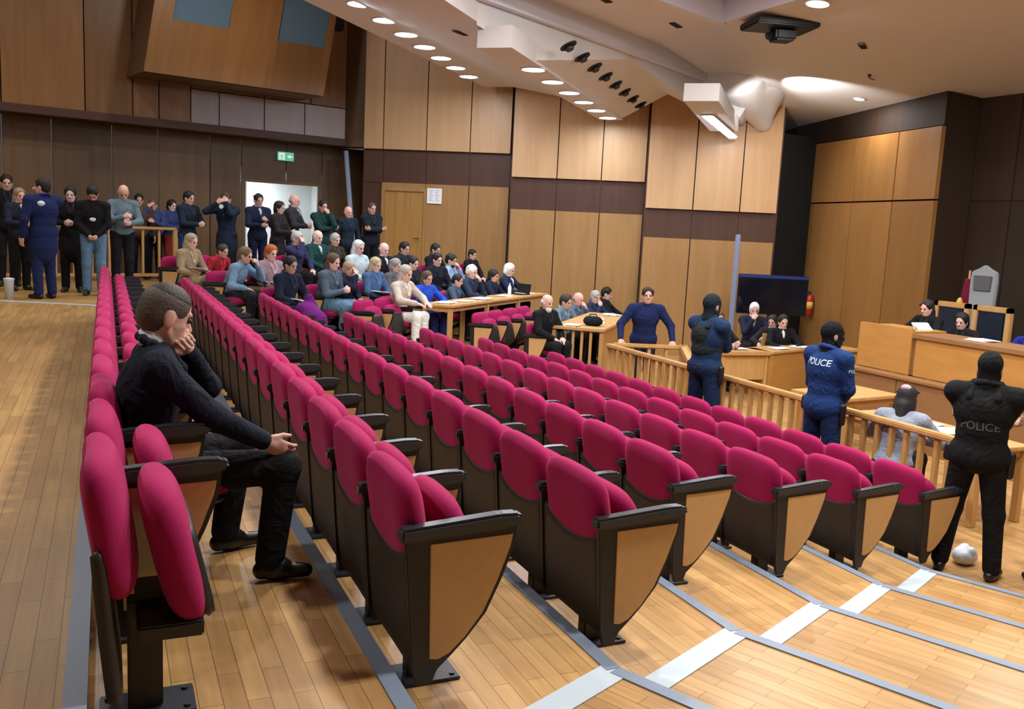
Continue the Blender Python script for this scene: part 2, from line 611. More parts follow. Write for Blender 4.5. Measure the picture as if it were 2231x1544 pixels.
def floor_mesh(levels, name):
    V, Fa, U = [], [], []

    def quad(ps, uv):
        i = len(V)
        V.extend(ps)
        Fa.append((i, i + 1, i + 2, i + 3))
        U.append(uv)
    for k in levels:
        z = fl(k)
        if k == 0:
            a = [PL[0][0] + np.array([-6, -2]), PL[0][1] + np.array([-6, 0]), PL[0][2] + np.array([-6, 2.0]), PL[0][3] - FF * 9, PL[0][4] - FF * 9]
            b = PL[0]
        elif k == 7:
            a = PL[6]
            b = [np.array([16.5, -5]), np.array([16.5, 3]), np.array([16.5, 10]), np.array([16.5, 15]), np.array([16.5, 17])]
        else:
            a, b = PL[k - 1], PL[k]
        ref = PL[min(k, 6)]
        for i in range(4):
            d = ref[i + 1] - ref[i]
            d = d / np.linalg.norm(d)
            n = np.array([d[1], -d[0]])
            ps = [a[i], b[i], b[i + 1], a[i + 1]]
            uv = [(float((p - ref[i]) @ d) + k * 3.1, float((p - ref[i]) @ n) + k * 1.7 + i * 9) for p in ps]
            quad([(p[0], p[1], z) for p in ps], uv)
            if k < 7:
                p, q = b[i], b[i + 1]
                l = float(np.linalg.norm(q - p))
                quad([(p[0], p[1], z), (p[0], p[1], fl(k + 1) - 0.002), (q[0], q[1], fl(k + 1) - 0.002), (q[0], q[1], z)], [(0, 0), (0, .17), (l, .17), (l, 0)])
        if 0 < k < 7:
            quad([(a[4][0], a[4][1], z), (b[4][0], b[4][1], z), (b[4][0], b[4][1], -.01), (a[4][0], a[4][1], -.01)], [(0, 0), (1, 0), (1, .3), (0, .3)])
    if 7 in levels:
        quad([(4, 9, -.004), (17, 9, -.004), (17, 21, -.004), (4, 21, -.004)], [(0, 0), (13, 0), (13, 12), (0, 12)])
    return mesh_from(V, Fa, name, U)


struct('floor', floor_mesh(range(1, 8), 'floor'), M_FLOOR)
struct('floor', floor_mesh([0], 'floor'), M_WALK)

tn = 0
for k in range(0, 7):
    tn += 1
    mb = MB()
    for i in range(4):
        p, q = PL[k][i], PL[k][i + 1]
        d = (q - p) / np.linalg.norm(q - p)
        n = np.array([d[1], -d[0]])
        z = fl(k)
        w = 0.05
        c = [p - n * w, q - n * w, q + n * 0.012, p + n * 0.012]
        mb.prism([tuple(x) for x in c], z - 0.03, z + 0.007)
    struct('trim_%d' % tn, mb.me('nosing'), M_NOSE)
for side in (0, 1):
    for k in range(0 if side else 2, 7):
        tn += 1
        x0, x1 = (nosx(k - 1) + 0.02, nosx(k) - 0.01) if k else (-3.2, nosx(0) - .06)
        f = (lambda x: 2.84 + .4575 * (x - 1.8)) if side == 0 else (lambda x: 12.86 - .4575 * (x - 1.8))
        w = 0.066
        mb = MB()
        mb.prism([(x0, f(x0) - w), (x1, f(x1) - w), (x1, f(x1) + w), (x0, f(x0) + w)], fl(k) + 0.0005, fl(k) + 0.005)
        struct('trim_%d' % tn, mb.me('tread_strip'), M_STRIP)


# ------------------------------------------------------------------ walls
def panels_mesh(P, e, n, rects, name, th=0.03, lean=0.0):
    """rects (u0,u1,z0,z1) as separate slabs on the vertical plane through P along e, front towards n"""
    P, e, n = np.array(P, float), np.array(e, float), np.array(n, float)
    V, F, U = [], [], []
    for (u0, u1, z0, z1) in rects:
        i = len(V)
        q = []
        for (u, z, o) in ((u0, z0, 0), (u1, z0, 0), (u1, z1, 0), (u0, z1, 0), (u0, z0, 1), (u1, z0, 1), (u1, z1, 1), (u0, z1, 1)):
            xy = P + e * (u + lean * (z - z0)) + n * (th if o == 0 else 0)
            q.append((xy[0], xy[1], z))
        V += q
        cr = np.cross([e[0], e[1], 0], [0, 0, 1])
        flip = cr[0] * n[0] + cr[1] * n[1] < 0
        for f in ((0, 1, 2, 3), (4, 7, 6, 5), (0, 4, 5, 1), (1, 5, 6, 2), (2, 6, 7, 3), (3, 7, 4, 0)):
            f = f[::-1] if flip else f
            F.append(tuple(i + a for a in f))
            zz = {0: (u0, z0), 1: (u1, z0), 2: (u1, z1), 3: (u0, z1), 4: (u0, z0), 5: (u1, z0), 6: (u1, z1), 7: (u0, z1)}
            U.append([zz[a] for a in f])
    return mesh_from(V, F, name, U)


def row_rects(us, z0, z1, g=0.012):
    return [(a + g, b - g, z0, z1) for a, b in zip(us[:-1], us[1:])]


# side wall: three stepped facets of maple panels with a dark band
WE = np.array([0.845, -0.535])
WN = np.array([-0.535, -0.845])
facets = [((5.79, 20.35), [-.46, 0, 1.0, 2.0, 2.92], 3.43, 4.17, 7.2), ((8.14, 18.43), [0, 1.0, 1.96, 2.9], 2.955, 3.65, 6.2), ((10.42, 16.55), [0, .99, 1.95, 2.70], 2.49, 3.10, 5.6)]
for i, (P, us, zb, zt, ztop) in enumerate(facets):
    P = np.array(P)
    tag(struct('wall_side', panels_mesh(P, WE, WN, row_rects(us, zt, ztop), 'upper_panels', 0.10), M_PANEL), None, None)
    struct('wall_side', panels_mesh(P, WE, WN, row_rects(us, zb, zt, .006), 'dark_band', 0.02), M_BAND)
    lo = us if i else us[2:]
    struct('wall_side', panels_mesh(P, WE, WN, row_rects(lo, -0.1, zb), 'lower_panels', 0.05), M_PANELLOW)
    # backing and the return to the next facet
    mb = MB()
    a, b = P + WE * (us[0] - .02), P + WE * (us[-1] + .03)
    mb.prism([tuple(a), tuple(b), tuple(b - WN * .5), tuple(a - WN * .5)], -0.1, 7.4)
    struct('wall_side', mb.me('wall_core'), M_BAND)
# door in the first facet
P = np.array(facets[0][0])
dr = struct('door_1', panels_mesh(P, WE, WN, [(0.06, 0.97, 1.2, 3.25)], 'door_leaf', 0.035), M_DOORW)
fr = panels_mesh(P, WE, WN, [(-.02, .06, 1.2, 3.33), (.97, 1.03, 1.2, 3.33), (.06, .97, 3.25, 3.33)], 'door_frame', 0.07)
link('door_frame', fr, M_PANELLOW, dr)
struct('wall_side', panels_mesh(P, WE, WN, [(-.02, 1.0, 3.33, 3.43)], 'over_door', 0.05), M_PANELLOW)
hb = MB()
hp = P + WE * .88 + WN * .06
hb.tube([(hp[0], hp[1], 2.2), (hp[0] + WN[0] * .05, hp[1] + WN[1] * .05, 2.2), (hp[0] + WN[0] * .05 - WE[0] * .12, hp[1] + WN[1] * .05 - WE[1] * .12, 2.2)], 0.012)
build(hb, 'door_handle', M_STEEL, dr)

# rear wall behind the audience
RE = np.array([0.970, 0.242])
RN = np.array([0.242, -0.970])
RK = np.array([5.1, 20.9])
us = [-9.5, -8.2, -7.0, -5.95, -5.3, -4.55, -3.6]
struct('wall_rear', panels_mesh(RK, RE, RN, row_rects([-11, -9.4, -8.2, -7.03, -5.62, -4.75, -4.25, -3.62], 4.36, 7.6), 'upper_panels', 0.06), M_REAR)
struct('wall_rear', panels_mesh(RK, RE, RN, row_rects([-3.62, -2.05, -.98, -.12], 5.04, 7.6), 'upper_panels', 0.06), M_REAR)
struct('wall_rear', panels_mesh(RK, RE, RN, row_rects([-3.62, -3.03, -2.05, -1.12, -.12], 4.36, 5.02), 'sheen_panels', 0.06), M_PALEP)
mb = MB()
a, b = RK - RE * 11 + RN * .09, RK - RE * .12 + RN * .09
mb.prism([tuple(a), tuple(b), tuple(b - RN * .75), tuple(a - RN * .75)], 4.2, 4.36, bev=.01)
struct('trim_30', mb.me('ledge'), M_BAND)
mb = MB()
c, d = RK - RE * 11 - RN * .05, RK + RE * .8 - RN * .05
mb.prism([tuple(c), tuple(d), tuple(d - RN * .3), tuple(c - RN * .3)], 4.3, 7.8)
struct('wall_rear', mb.me('wall_core'), M_BAND)
LW = RK - RN * 0.55          # the lower wall stands back under the ledge
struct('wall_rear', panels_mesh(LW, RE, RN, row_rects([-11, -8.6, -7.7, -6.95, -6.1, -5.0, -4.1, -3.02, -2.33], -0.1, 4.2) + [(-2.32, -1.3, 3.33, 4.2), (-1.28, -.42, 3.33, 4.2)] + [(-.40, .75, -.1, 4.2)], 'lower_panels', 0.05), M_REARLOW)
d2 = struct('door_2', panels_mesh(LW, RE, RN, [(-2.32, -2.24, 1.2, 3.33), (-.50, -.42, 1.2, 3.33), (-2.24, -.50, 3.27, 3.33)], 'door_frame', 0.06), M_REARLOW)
LM = Matrix.Translation((LW[0], LW[1], 0)) @ Matrix.Rotation(math.atan2(RE[1], RE[0]), 4, 'Z')
for nm_, bx in (('wall_lobby', (-2.9, .2, 1.75, 1.85, 1.2, 3.7)), ('wall_lobby', (-3.0, -2.9, .05, 1.85, 1.2, 3.7)), ('wall_lobby', (.2, .3, .05, 1.85, 1.2, 3.7)), ('ceiling', (-3.0, .3, .05, 1.85, 3.6, 3.7)), ('floor', (-3.0, .3, .0, 1.85, 1.1, 1.2))):
    struct(nm_, MB().box(*bx, 0, 1, LM).me(nm_), M_WHITEDOOR)
q = LW + RE * -1.37 - RN * .95
light('AREA', (q[0], q[1], 3.56), 42, (.92, .97, 1.0), .6)
link('door_leaf', MB().box(-2.22, -2.18, .02, .86, 1.205, 3.26, .004, 2, LM).me('door_leaf'), M_WHITEDOOR, d2)
# corner between rear wall and side wall
mb = MB()
q0, q1 = RK + RE * -.10, np.array([5.79, 20.35]) + WE * -.46
mb.prism([tuple(q0), tuple(q1), tuple(q1 - WN * .4), tuple(q0 - RN * .9)], 4.2, 7.8)
struct('wall_corner', mb.me('corner_upper'), M_REARLOW)
mb = MB()
q0b = LW + RE * .6
mb.prism([tuple(q0b), (5.79, 20.35), tuple(np.array([5.79, 20.35]) - WN * .4), tuple(q0b - RN * .5)], -0.1, 4.2)
struct('wall_corner', mb.me('corner_lower'), M_BAND)
# exit sign, notice, leaning pole
t = empty('exit_sign', tuple(LW + RE * -1.33 + RN * .10) + (3.885,), math.atan2(RE[1], RE[0]))
tag(t, 'small green illuminated exit sign above the bright open doorway', 'exit sign')
build(MB().box(-.19, .19, -.03, .03, -.095, .095, .01), 'sign_case', M_GREEN, t)
mb = MB()
mb.box(-.175, -.03, -.034, -.029, -.075, .075)
mb.box(.10, .165, -.034, -.029, -.012, .012)
mb.prism([(.02, 0), (.10, .05), (.10, -.05)], -.034, -.029, 'y')
build(mb, 'arrow_pictogram', M_EXITW, t)
mb = MB()
mb.tube([(-.10, -.036, .045), (-.10, -.036, .046)], .016)
mb.tube([(-.10, -.036, .03), (-.11, -.036, -.02), (-.14, -.036, -.06)], .010)
mb.tube([(-.11, -.036, -.02), (-.075, -.036, -.055)], .010)
mb.tube([(-.135, -.036, .0), (-.10, -.036, .02), (-.065, -.036, .0)], .008)
build(mb, 'running_figure', M_GREEN, t)
pn = np.array(facets[0][0]) + WE * 1.22 + WN * .075
t = empty('notice_sheet', (pn[0], pn[1], 3.17), math.atan2(WE[1], WE[0]))
tag(t, 'square white paper notice taped beside the wooden door', 'notice')
build(MB().box(-.17, .17, -.004, .004, -.17, .17), 'paper', M_PAPER, t)
mb = MB()
for sx in (-.12, .02):
    for r in range(7):
        mb.box(sx, sx + .10 - .02 * (r % 3), -.006, -.0035, .12 - r * .038, .132 - r * .038)
build(mb, 'printed_lines', nmat('print_grey', (.45, .40, .48), .7), t)
mb = MB()
p0, p1 = LW + RE * -.10 + RN * .62, LW + RE * .14 + RN * .78
mb.tube([(p0[0], p0[1], 4.1), (p1[0], p1[1], 1.21)], 0.055, 10)
tag(build(mb, 'leaning_pole', M_BLUEGREY, None), 'blue-grey pole leaning in the corner behind the standing crowd', 'pole')

# projection booth hung on the rear wall
B0 = RK + RN * 1.2
bt = tag(empty('projection_booth', tuple(B0 + RE * -3) + (5.0,)), 'walnut projection booth with two windows jutting from the rear wall', 'booth')


def bq(u, z, o=0.0):
    p = B0 + RE * (u + (z - 5.08) * .16) + RN * o - (B0 + RE * -3)
    return (p[0], p[1], z - 5.0)


V, F, U = [], [], []
for (u0, u1, z0, z1) in ((-4.87, -4.5, 5.08, 7.6), (-4.5, -3.42, 5.08, 6.1), (-3.42, -3.05, 5.08, 7.6), (-3.05, -2.42, 5.08, 7.6), (-2.42, -1.38, 5.08, 6.05), (-1.38, -1.24, 5.08, 7.6)):
    i = len(V)
    V += [bq(u0, z0), bq(u1, z0), bq(u1, z1), bq(u0, z1), bq(u0, z0, -.08), bq(u1, z0, -.08), bq(u1, z1, -.08), bq(u0, z1, -.08)]
    for f in ((0, 1, 2, 3), (4, 7, 6, 5), (0, 4, 5, 1), (1, 5, 6, 2), (2, 6, 7, 3), (3, 7, 4, 0)):
        F.append(tuple(i + a for a in f))
        zz = [(u0, z0), (u1, z0), (u1, z1), (u0, z1)] * 2
        U.append([zz[a] for a in f])
link('front_panels', mesh_from(V, F, 'front_panels', U), M_BOOTH, bt)
V = [bq(-4.87, 5.08), bq(-4.87, 7.6), bq(-4.87, 7.6, -1.2), bq(-4.87, 5.08, -1.2), bq(-1.24, 5.08), bq(-1.24, 7.6), bq(-1.24, 7.6, -1.2), bq(-1.24, 5.08, -1.2)]
F = [(0, 1, 2, 3), (4, 7, 6, 5), (0, 3, 7, 4)]
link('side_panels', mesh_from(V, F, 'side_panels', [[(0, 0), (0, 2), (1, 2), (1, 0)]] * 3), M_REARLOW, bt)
for (u0, u1, z0) in ((-4.5, -3.42, 6.1), (-2.42, -1.38, 6.05)):
    V = [bq(u0, z0, -.05), bq(u1, z0, -.05), bq(u1, 7.5, -.05), bq(u0, 7.5, -.05), bq(u0, z0, -.09), bq(u1, z0, -.09), bq(u1, 7.5, -.09), bq(u0, 7.5, -.09)]
    link('booth_window', mesh_from(V, [(0, 1, 2, 3), (4, 7, 6, 5), (0, 4, 5, 1), (1, 5, 6, 2), (2, 6, 7, 3), (3, 7, 4, 0)], 'booth_window'), M_GLASSW, bt)
# small wall loudspeaker at the top of the rear wall
q = RK + RE * -.75 + RN * .75
t = tag(empty('wall_loudspeaker', (q[0], q[1], 6.75), math.atan2(RE[1], RE[0])), 'small black box loudspeaker beside the projection booth window', 'loudspeaker')
build(MB().box(-.14, .14, -.12, .12, -.2, .2, .02), 'cabinet', M_BLACK, t)
build(MB().box(-.03, .03, .12, .66, -.03, .03), 'bracket', M_STEEL, t)

# front wall behind the judges
TE = np.array([0.21, 0.978])
TN = np.array([-0.978, 0.21])
TP = np.array([13.1, 11.43])
struct('wall_front', panels_mesh(TP, TE, TN, row_rects([0, 1.18, 2.5, 3.9, 5.0], 3.39, 4.62) + row_rects([0, 1.18, 2.5, 3.9, 5.0], -.1, 3.36), 'amber_panels', 0.08), M_FRONTW)
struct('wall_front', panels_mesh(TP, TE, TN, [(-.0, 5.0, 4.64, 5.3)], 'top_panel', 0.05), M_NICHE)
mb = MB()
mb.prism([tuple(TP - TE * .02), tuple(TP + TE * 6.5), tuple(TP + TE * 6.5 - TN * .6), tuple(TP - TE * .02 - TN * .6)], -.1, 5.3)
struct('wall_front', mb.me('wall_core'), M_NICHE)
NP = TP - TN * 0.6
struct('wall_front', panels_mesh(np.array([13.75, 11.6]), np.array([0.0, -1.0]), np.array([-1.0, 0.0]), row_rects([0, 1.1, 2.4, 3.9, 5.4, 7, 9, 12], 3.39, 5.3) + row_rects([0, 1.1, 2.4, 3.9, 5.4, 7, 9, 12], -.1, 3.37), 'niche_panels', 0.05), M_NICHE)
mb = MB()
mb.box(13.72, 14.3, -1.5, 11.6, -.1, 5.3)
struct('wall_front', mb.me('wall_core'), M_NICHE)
mb = MB()
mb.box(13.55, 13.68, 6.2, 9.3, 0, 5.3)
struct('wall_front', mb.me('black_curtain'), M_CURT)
# black gap between side and front wall
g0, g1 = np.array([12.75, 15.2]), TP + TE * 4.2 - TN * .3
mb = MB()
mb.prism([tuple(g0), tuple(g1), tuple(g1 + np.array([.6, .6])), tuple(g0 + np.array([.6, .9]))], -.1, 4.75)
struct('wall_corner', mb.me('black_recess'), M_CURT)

# ------------------------------------------------------------------ ceiling
BD = np.array([math.sin(rad(42)), math.cos(rad(42))])
BQ = np.array([BD[1], -BD[0]])


def bp(s, t):
    p = BQ * s + BD * t
    return (float(p[0]), float(p[1]))


def slab(pts, z0, z1, name, mat, bev=0.0):
    mb = MB()
    mb.prism(pts, z0, z1, bev=bev)
    return struct(name, mb.me(name), mat)


FA, FB = np.array([5.35, 11.83]), np.array([10.6, 14.69])       # far step of the ceiling
GA, GB = np.array([7.02, 11.12]), np.array([8.46, 11.70])       # near step
f0 = FA - (FB - FA) * 1.5
g0 = GA - (GB - GA) * 7.5


def ceil_poly(pts, name, z=None):
    up_ = .14
    V = [(p[0], p[1], zc(p[0]) if z is None else z) for p in pts] + [(p[0], p[1], (zc(p[0]) if z is None else z) + up_) for p in pts]
    n = len(pts)
    F = [tuple(range(n)), tuple(range(2 * n - 1, n - 1, -1))] + [(i, i + n, (i + 1) % n + n, (i + 1) % n) for i in range(n)]
    me = mesh_from(V, F, name)
    bm = bmesh.new()
    bm.from_mesh(me)
    bmesh.ops.recalc_face_normals(bm, faces=bm.faces)
    bm.to_mesh(me)
    bm.free()
    return struct('ceiling', me, M_CEIL)


slab([tuple(FA - (FB - FA) * .95), tuple(FB), (15, 18.5), (15, 24), (9.4, 20.9), bp(-6.9, 7.5)], 5.68, 5.75, 'ceiling', M_CEIL)
slab([(-12, 6), (-.15, 8.1), bp(-6.9, 7.5), (9.4, 20.9), (15, 24), (-12, 24)], 7.8, 7.9, 'ceiling', M_CEIL)
slab([tuple(f0), tuple(FB), tuple(FB + (.06, -.1)), tuple(f0 + (.06, -.1))], 5.42, 5.80, 'trim_31', M_CEILW)
slab([tuple(f0 + (.03, -.05)), tuple(FB + (.03, -.05)), (8.46, 13.4), (8.46, 11.7), tuple(g0)], 5.72, 5.86, 'ceiling', M_CEIL)
slab([tuple(g0), tuple(GB), tuple(GB + (.05, -.12)), tuple(g0 + (.05, -.12))], 5.70, 6.25, 'trim_32', M_CEILW)
slab([tuple(g0), tuple(GB), (8.5, -8), (-12, -8), (-12, 6.2)], 6.12, 6.25, 'ceiling', M_CEIL)
ceil_poly([(8.44, -8), (8.44, 13.5), (10.65, 14.65), (12.4, 15.4), (15, 18), (15, -8)], 'front_ceiling')
slab([(8.40, -8), (8.48, -8), (8.48, 11.7), (8.40, 11.7)], 5.72, 6.2, 'trim_33', M_CEILW)


# sawtooth of ceiling strips running out to the side wall
def strip(prof, t0, t1, name):
    """closed profile of (s, z) points swept along the strip direction; t0 None: cut along the far ceiling step"""
    V = []
    m = np.array([FB[1] - FA[1], FA[0] - FB[0]])
    for t in (t0, t1):
        for (s_, z) in prof:
            tt = t if t is not None else float((FA - BQ * s_) @ m / (BD @ m))
            V.append(bp(s_, tt) + (z,))
    n = len(prof)
    F = [tuple(range(n)), tuple(range(2 * n - 1, n - 1, -1))] + [(i, i + n, (i + 1) % n + n, (i + 1) % n) for i in range(n)]
    me = mesh_from(V, F, name)
    bm = bmesh.new()
    bm.from_mesh(me)
    bmesh.ops.recalc_face_normals(bm, faces=bm.faces)
    bm.to_mesh(me)
    bm.free()
    return struct('ceiling', me, M_CEIL)


strip([(-6.95, 5.54), (-6.3, 5.54), (-4.3, 5.16), (-4.3, 5.75), (-6.95, 6.0)], 7.2, 19.0, 'strip')
strip([(-4.34, 4.86), (-3.86, 4.86), (-3.86, 5.14), (-4.34, 5.14)], 11.5, 18.9, 'beam_box')
strip([(-4.3, 5.12), (-3.86, 4.90), (-2.95, 5.38), (-2.95, 5.74), (-4.3, 5.74)], None, 18.9, 'slanted_face')
strip([(-3.0, 5.36), (-1.95, 4.86), (-1.95, 5.7), (-3.0, 5.7)], None, 18.3, 'strip')
strip([(-1.98, 4.58), (-1.45, 4.58), (-1.45, 4.84), (-1.98, 4.84)], 14.2, 18.2, 'beam_box')
strip([(-1.98, 4.83), (-1.45, 4.83), (-1.3, 5.1), (-1.3, 5.72), (-1.98, 5.72)], None, 18.2, 'slanted_face')


def downlight(loc, mat, r, n_label, group, normal=(0, 0, -1)):
    t = empty('recessed_lamp', loc)
    tag(t, n_label, 'ceiling lamp', group)
    q = Vector((0, 0, -1)).rotation_difference(Vector(normal)).to_matrix().to_4x4()
    mb = MB()
    mb.lathe([(r * 1.22, 0.0), (r * 1.22, -.012), (r, -.014), (r, -.004)], n=20)
    mb.bm.transform(q)
    build(mb, 'lamp_ring', M_CEILW, t)
    mb = MB()
    mb.lathe([(r * .98, -.005), (r * .98, -.012), (r * .6, -.022)], n=20)
    mb.bm.transform(q)
    build(mb, 'lamp_glass', mat, t)
    return t


ORD = ['first', 'second', 'third', 'fourth', 'fifth', 'sixth', 'seventh', 'eighth', 'ninth', 'tenth', 'eleventh', 'twelfth', 'thirteenth',
       'fourteenth', 'fifteenth', 'sixteenth', 'seventeenth', 'eighteenth', 'nineteenth']
P0, P1 = np.array([3.28, 12.93]), np.array([6.75, 17.68])
for i in range(7):
    p = P0 + (P1 - P0) * (i / 6.0)
    downlight((p[0], p[1], 5.54), M_LED, 0.18, 'round white spotlight, %s from the left in the long left row' % ORD[i], 'spotlights of the left beam')
    light('AREA', (p[0], p[1], 5.50), 30, COOL, 0.2)
P0, P1 = np.array([5.74, 12.40]), np.array([9.36, 16.50])
for i in range(6):
    p = P0 + (P1 - P0) * (i / 5.0)
    downlight((p[0], p[1], 4.86), M_LED, 0.17, 'round white spotlight, %s from the left in the middle row of six' % ORD[i], 'spotlights of the middle beam')
    light('AREA', (p[0], p[1], 4.82), 26, COOL, 0.2)
P0, P1 = np.array([9.18, 12.85]), np.array([11.75, 15.42])
for i in range(6):
    p = P0 + (P1 - P0) * (i / 5.0)
    if i < 5:
        light('AREA', (p[0], p[1], 4.53), 24, COOL, 0.2)
t = tag(empty('strip_lamp', (P0[0], P0[1], 4.575), math.atan2(P1[1] - P0[1], P1[0] - P0[0])), 'bright tube-like white strip lamp under the right-hand beam', 'ceiling lamp')
build(MB().box(0, 3.3, -.11, .11, -.02, .0, .004), 'lamp_tray', M_CEILW, t)
build(MB().box(.05, 3.25, -.08, .08, -.045, -.018, .012), 'lamp_tube', M_LED, t)
# dark eyeball spots in the slanted face of the middle beam
fn = Vector((BQ[0] * .467, BQ[1] * .467, -.884)).normalized()
for i in range(8):
    tt = 12.72 + i * 0.83
    s, z = -3.43, 5.115
    t = tag(empty('eyeball_spot', bp(s, tt) + (z,)), 'black oval eyeball spot, %s from the left in the slanted face' % ORD[i], 'spot fitting', 'eyeball spots in the slanted beam face')
    q = Vector((0, 0, -1)).rotation_difference(fn).to_matrix().to_4x4()
    mb = MB()
    mb.lathe([(.125, .01), (.125, -.012), (.10, -.012), (.09, .0), (.03, .01)], n=18)
    mb.bm.transform(q)
    build(mb, 'spot_ring', M_BLACK, t, True)
    mb = MB()
    mb.lathe([(.055, .0), (.065, -.05), (.045, -.075), (.02, -.08)], n=14)
    mb.bm.transform(q)
    build(mb, 'spot_head', M_STEEL, t, True)
for i, p in enumerate(HALL_LAMPS):
    downlight((p[0], p[1], 6.118), M_LEDW, 0.19, 'round warm lamp recessed in the high ceiling above the seating', 'lamps of the high ceiling')
for i, p in enumerate(REAR_FILL_LAMPS):
    downlight((p[0], p[1], 7.798), M_LEDW, 0.19, 'added unseen warm lamp in the top ceiling, brightening the rear wall', 'added fill lamps of the top ceiling')
SLN = (-.114, 0, -.993)
for i, p in enumerate(FRONT_LAMPS):
    downlight((p[0], p[1], zc(p[0]) - .002), M_LEDW, 0.14, 'round warm lamp recessed in the sloping ceiling above the court floor', 'lamps of the front ceiling', SLN)
downlight((12.80, 13.19, zc(12.80) - .002), M_LEDW, .09, 'small lit lamp low in the right-hand ceiling above the front wall', None, SLN)
downlight((8.68, 9.86, zc(8.68) - .002), M_LEDW, .15, 'bright lamp beside the black projector at the top edge', None, SLN)
for (p, lab) in (((10.41, 10.76, 5.50), 'dark round vent in the right-hand ceiling, the largest of the dark fittings'), ((7.95, 12.1, 5.72), 'dark oval vent in the stepped ceiling right of the black spots'), ((6.3, 11.4, 5.72), 'dark vent at the top edge of the stepped ceiling'), (bp(-5.0, 12.58) + (5.295,), 'long dark slot vent between the two rows of spotlights'), (bp(-5.0, 15.1) + (5.295,), 'short dark slot vent left of the middle row of spotlights')):
    t = tag(empty('ceiling_vent', p, rad(35)), lab, 'vent')
    build(MB().box(-.17, .17, -.05, .05, -.014, .012, .004), 'vent_frame', M_STEEL, t)
    mb = MB()
    for k in range(5):
        mb.box(-.15 + k * .062, -.115 + k * .062, -.042, .042, -.02, -.008)
    build(mb, 'vent_slats', M_BLACK, t)
t = tag(empty('ceiling_sensor', (11.64, 11.82, 5.36), rad(20)), 'small hook-like sensor on a thin arm in the ceiling', 'sensor')
build(MB().tube([(0, 0, 0), (0, 0, -.06), (.22, 0, -.06)], .008), 'sensor_arm', M_STEEL, t)
build(MB().lathe([(.03, 0), (.03, -.03), (.02, -.04)], n=12), 'sensor_body', M_STEEL, t)
# curved plaster cove with its two uplights
struct('ceiling', sdf_mesh([rc((10.75, 14.15, 5.62), (12.25, 15.2, 4.92), .52, .12), rc((11.6, 14.3, 5.75), (12.25, 15.2, 4.92), .5, .12), rc((10.4, 14.5, 5.6), (12.2, 15.2, 4.9), .3, .1)], .04, 'cove', .2), M_CEIL)
light('SPOT', (10.85, 13.1, 4.86), 210, WARM, .04, (11.72, 13.2, 5.36), rad(75), .6)
light('SPOT', (10.2, 12.9, 4.7), 130, WARM, .04, (11.2, 14.2, 5.1), rad(55), .6)
# projector hanging at the top edge
t = tag(empty('ceiling_projector', (8.95, 10.9, 5.668), rad(-15)), 'black projector hanging under the white fascia at the top edge', 'projector')
build(MB().box(-.5, .45, -.35, .3, -.10, .0, .02), 'mounting_plate', M_BLACK, t)
build(MB().box(-.12, .2, -.16, .16, -.26, -.10, .03), 'projector_body', M_BLACK, t)
mb = MB().tube([(-.12, 0, -.18), (-.2, 0, -.2)], .05, 12)
build(mb, 'lens', M_SCREEN, t)

# ------------------------------------------------------------------ theatre seats
def pillow(w, h, t, p=4.5, n=12, tf=None, ex=5):
    V, F = [], []
    for side in (1, -1):
        for i in range(n + 1):
            for j in range(n + 1):
                u, v = -1 + 2 * i / n, -1 + 2 * j / n
                u, v = math.sin(u * math.pi / 2), math.sin(v * math.pi / 2)
                r = max(abs(u), abs(v), 1e-6)
                cu, cv = u / r, v / r
                f = 1.0 / (max(abs(cu) ** p + abs(cv) ** p, 1e-9) ** (1 / p))
                th = t / 2 * max(0.0, 1 - r ** ex) ** 0.5
                y, z, x = w / 2 * u * f, h / 2 * v * f, side * th
                V.append(tf(x, y, z) if tf else (x, y, z))
    m = (n + 1) ** 2
    for s in (0, 1):
        for i in range(n):
            for j in range(n):
                q = [s * m + i * (n + 1) + j, s * m + (i + 1) * (n + 1) + j, s * m + (i + 1) * (n + 1) + j + 1, s * m + i * (n + 1) + j + 1]
                F.append(q if s == 0 else q[::-1])
    me = mesh_from(V, F, 'pillow')
    bm = bmesh.new()
    bm.from_mesh(me)
    bmesh.ops.remove_doubles(bm, verts=bm.verts, dist=1e-5)
    bmesh.ops.recalc_face_normals(bm, faces=bm.faces)
    bm.to_mesh(me)
    bm.free()
    me.shade_smooth()
    return me


def lean(x, z):
    return x + 0.235 * (0.83 - z)


CH = {}
CH['backrest'] = (pillow(.520, .42, .115, 4.8, 18, lambda x, y, z: (.055 + .15 * (.195 - z) + x - .22 * y * y, y, z + .635)), M_PINK)
CH['back_panel'] = (pillow(.540, .39, .04, 26, 10, lambda x, y, z: (.052 + .10 * (.2 - z) + x - .05 * y * y, y, z + .345 + max(0, z) / .195 * 1.1 * y * y), 60), M_BACKP)
CH['seat'] = (pillow(.455, .45, .13, 3.4, 18, lambda x, y, z: (lean(.185 + x, z + .53), y, z + .53)), M_PINK)
CH['seat_pan'] = (pillow(.36, .32, .05, 5, 8, lambda x, y, z: (lean(.232 + x, z + .48), y, z + .48), 16), M_BLACKP)
CH['seat_down'] = (pillow(.455, .45, .13, 4.0, 14, lambda x, y, z: (.355 + z, y, .42 + x + .06 * z)), M_PINK)
CH['seat_pan_down'] = (pillow(.40, .38, .05, 5, 8, lambda x, y, z: (.345 + z, y, .355 + x + .06 * z), 16), M_BLACKP)
mb = MB()
mb.prism([(.0, .635), (.40, .655), (.448, .672), (.458, .690), (.43, .708), (.36, .710), (.0, .684)], -.031, .031, 'y', bev=.012)
CH['armrest'] = (mb.me('armrest'), M_ARM)
mb = MB()
pf = [(.02, .645), (.43, .665), (.422, .585), (.38, .47), (.325, .35), (.255, .265), (.205, .215), (.15, .165), (.13, .115), (.075, .115), (.055, .18)]
mb.prism(pf, -.011, .011, 'y', bev=.003)
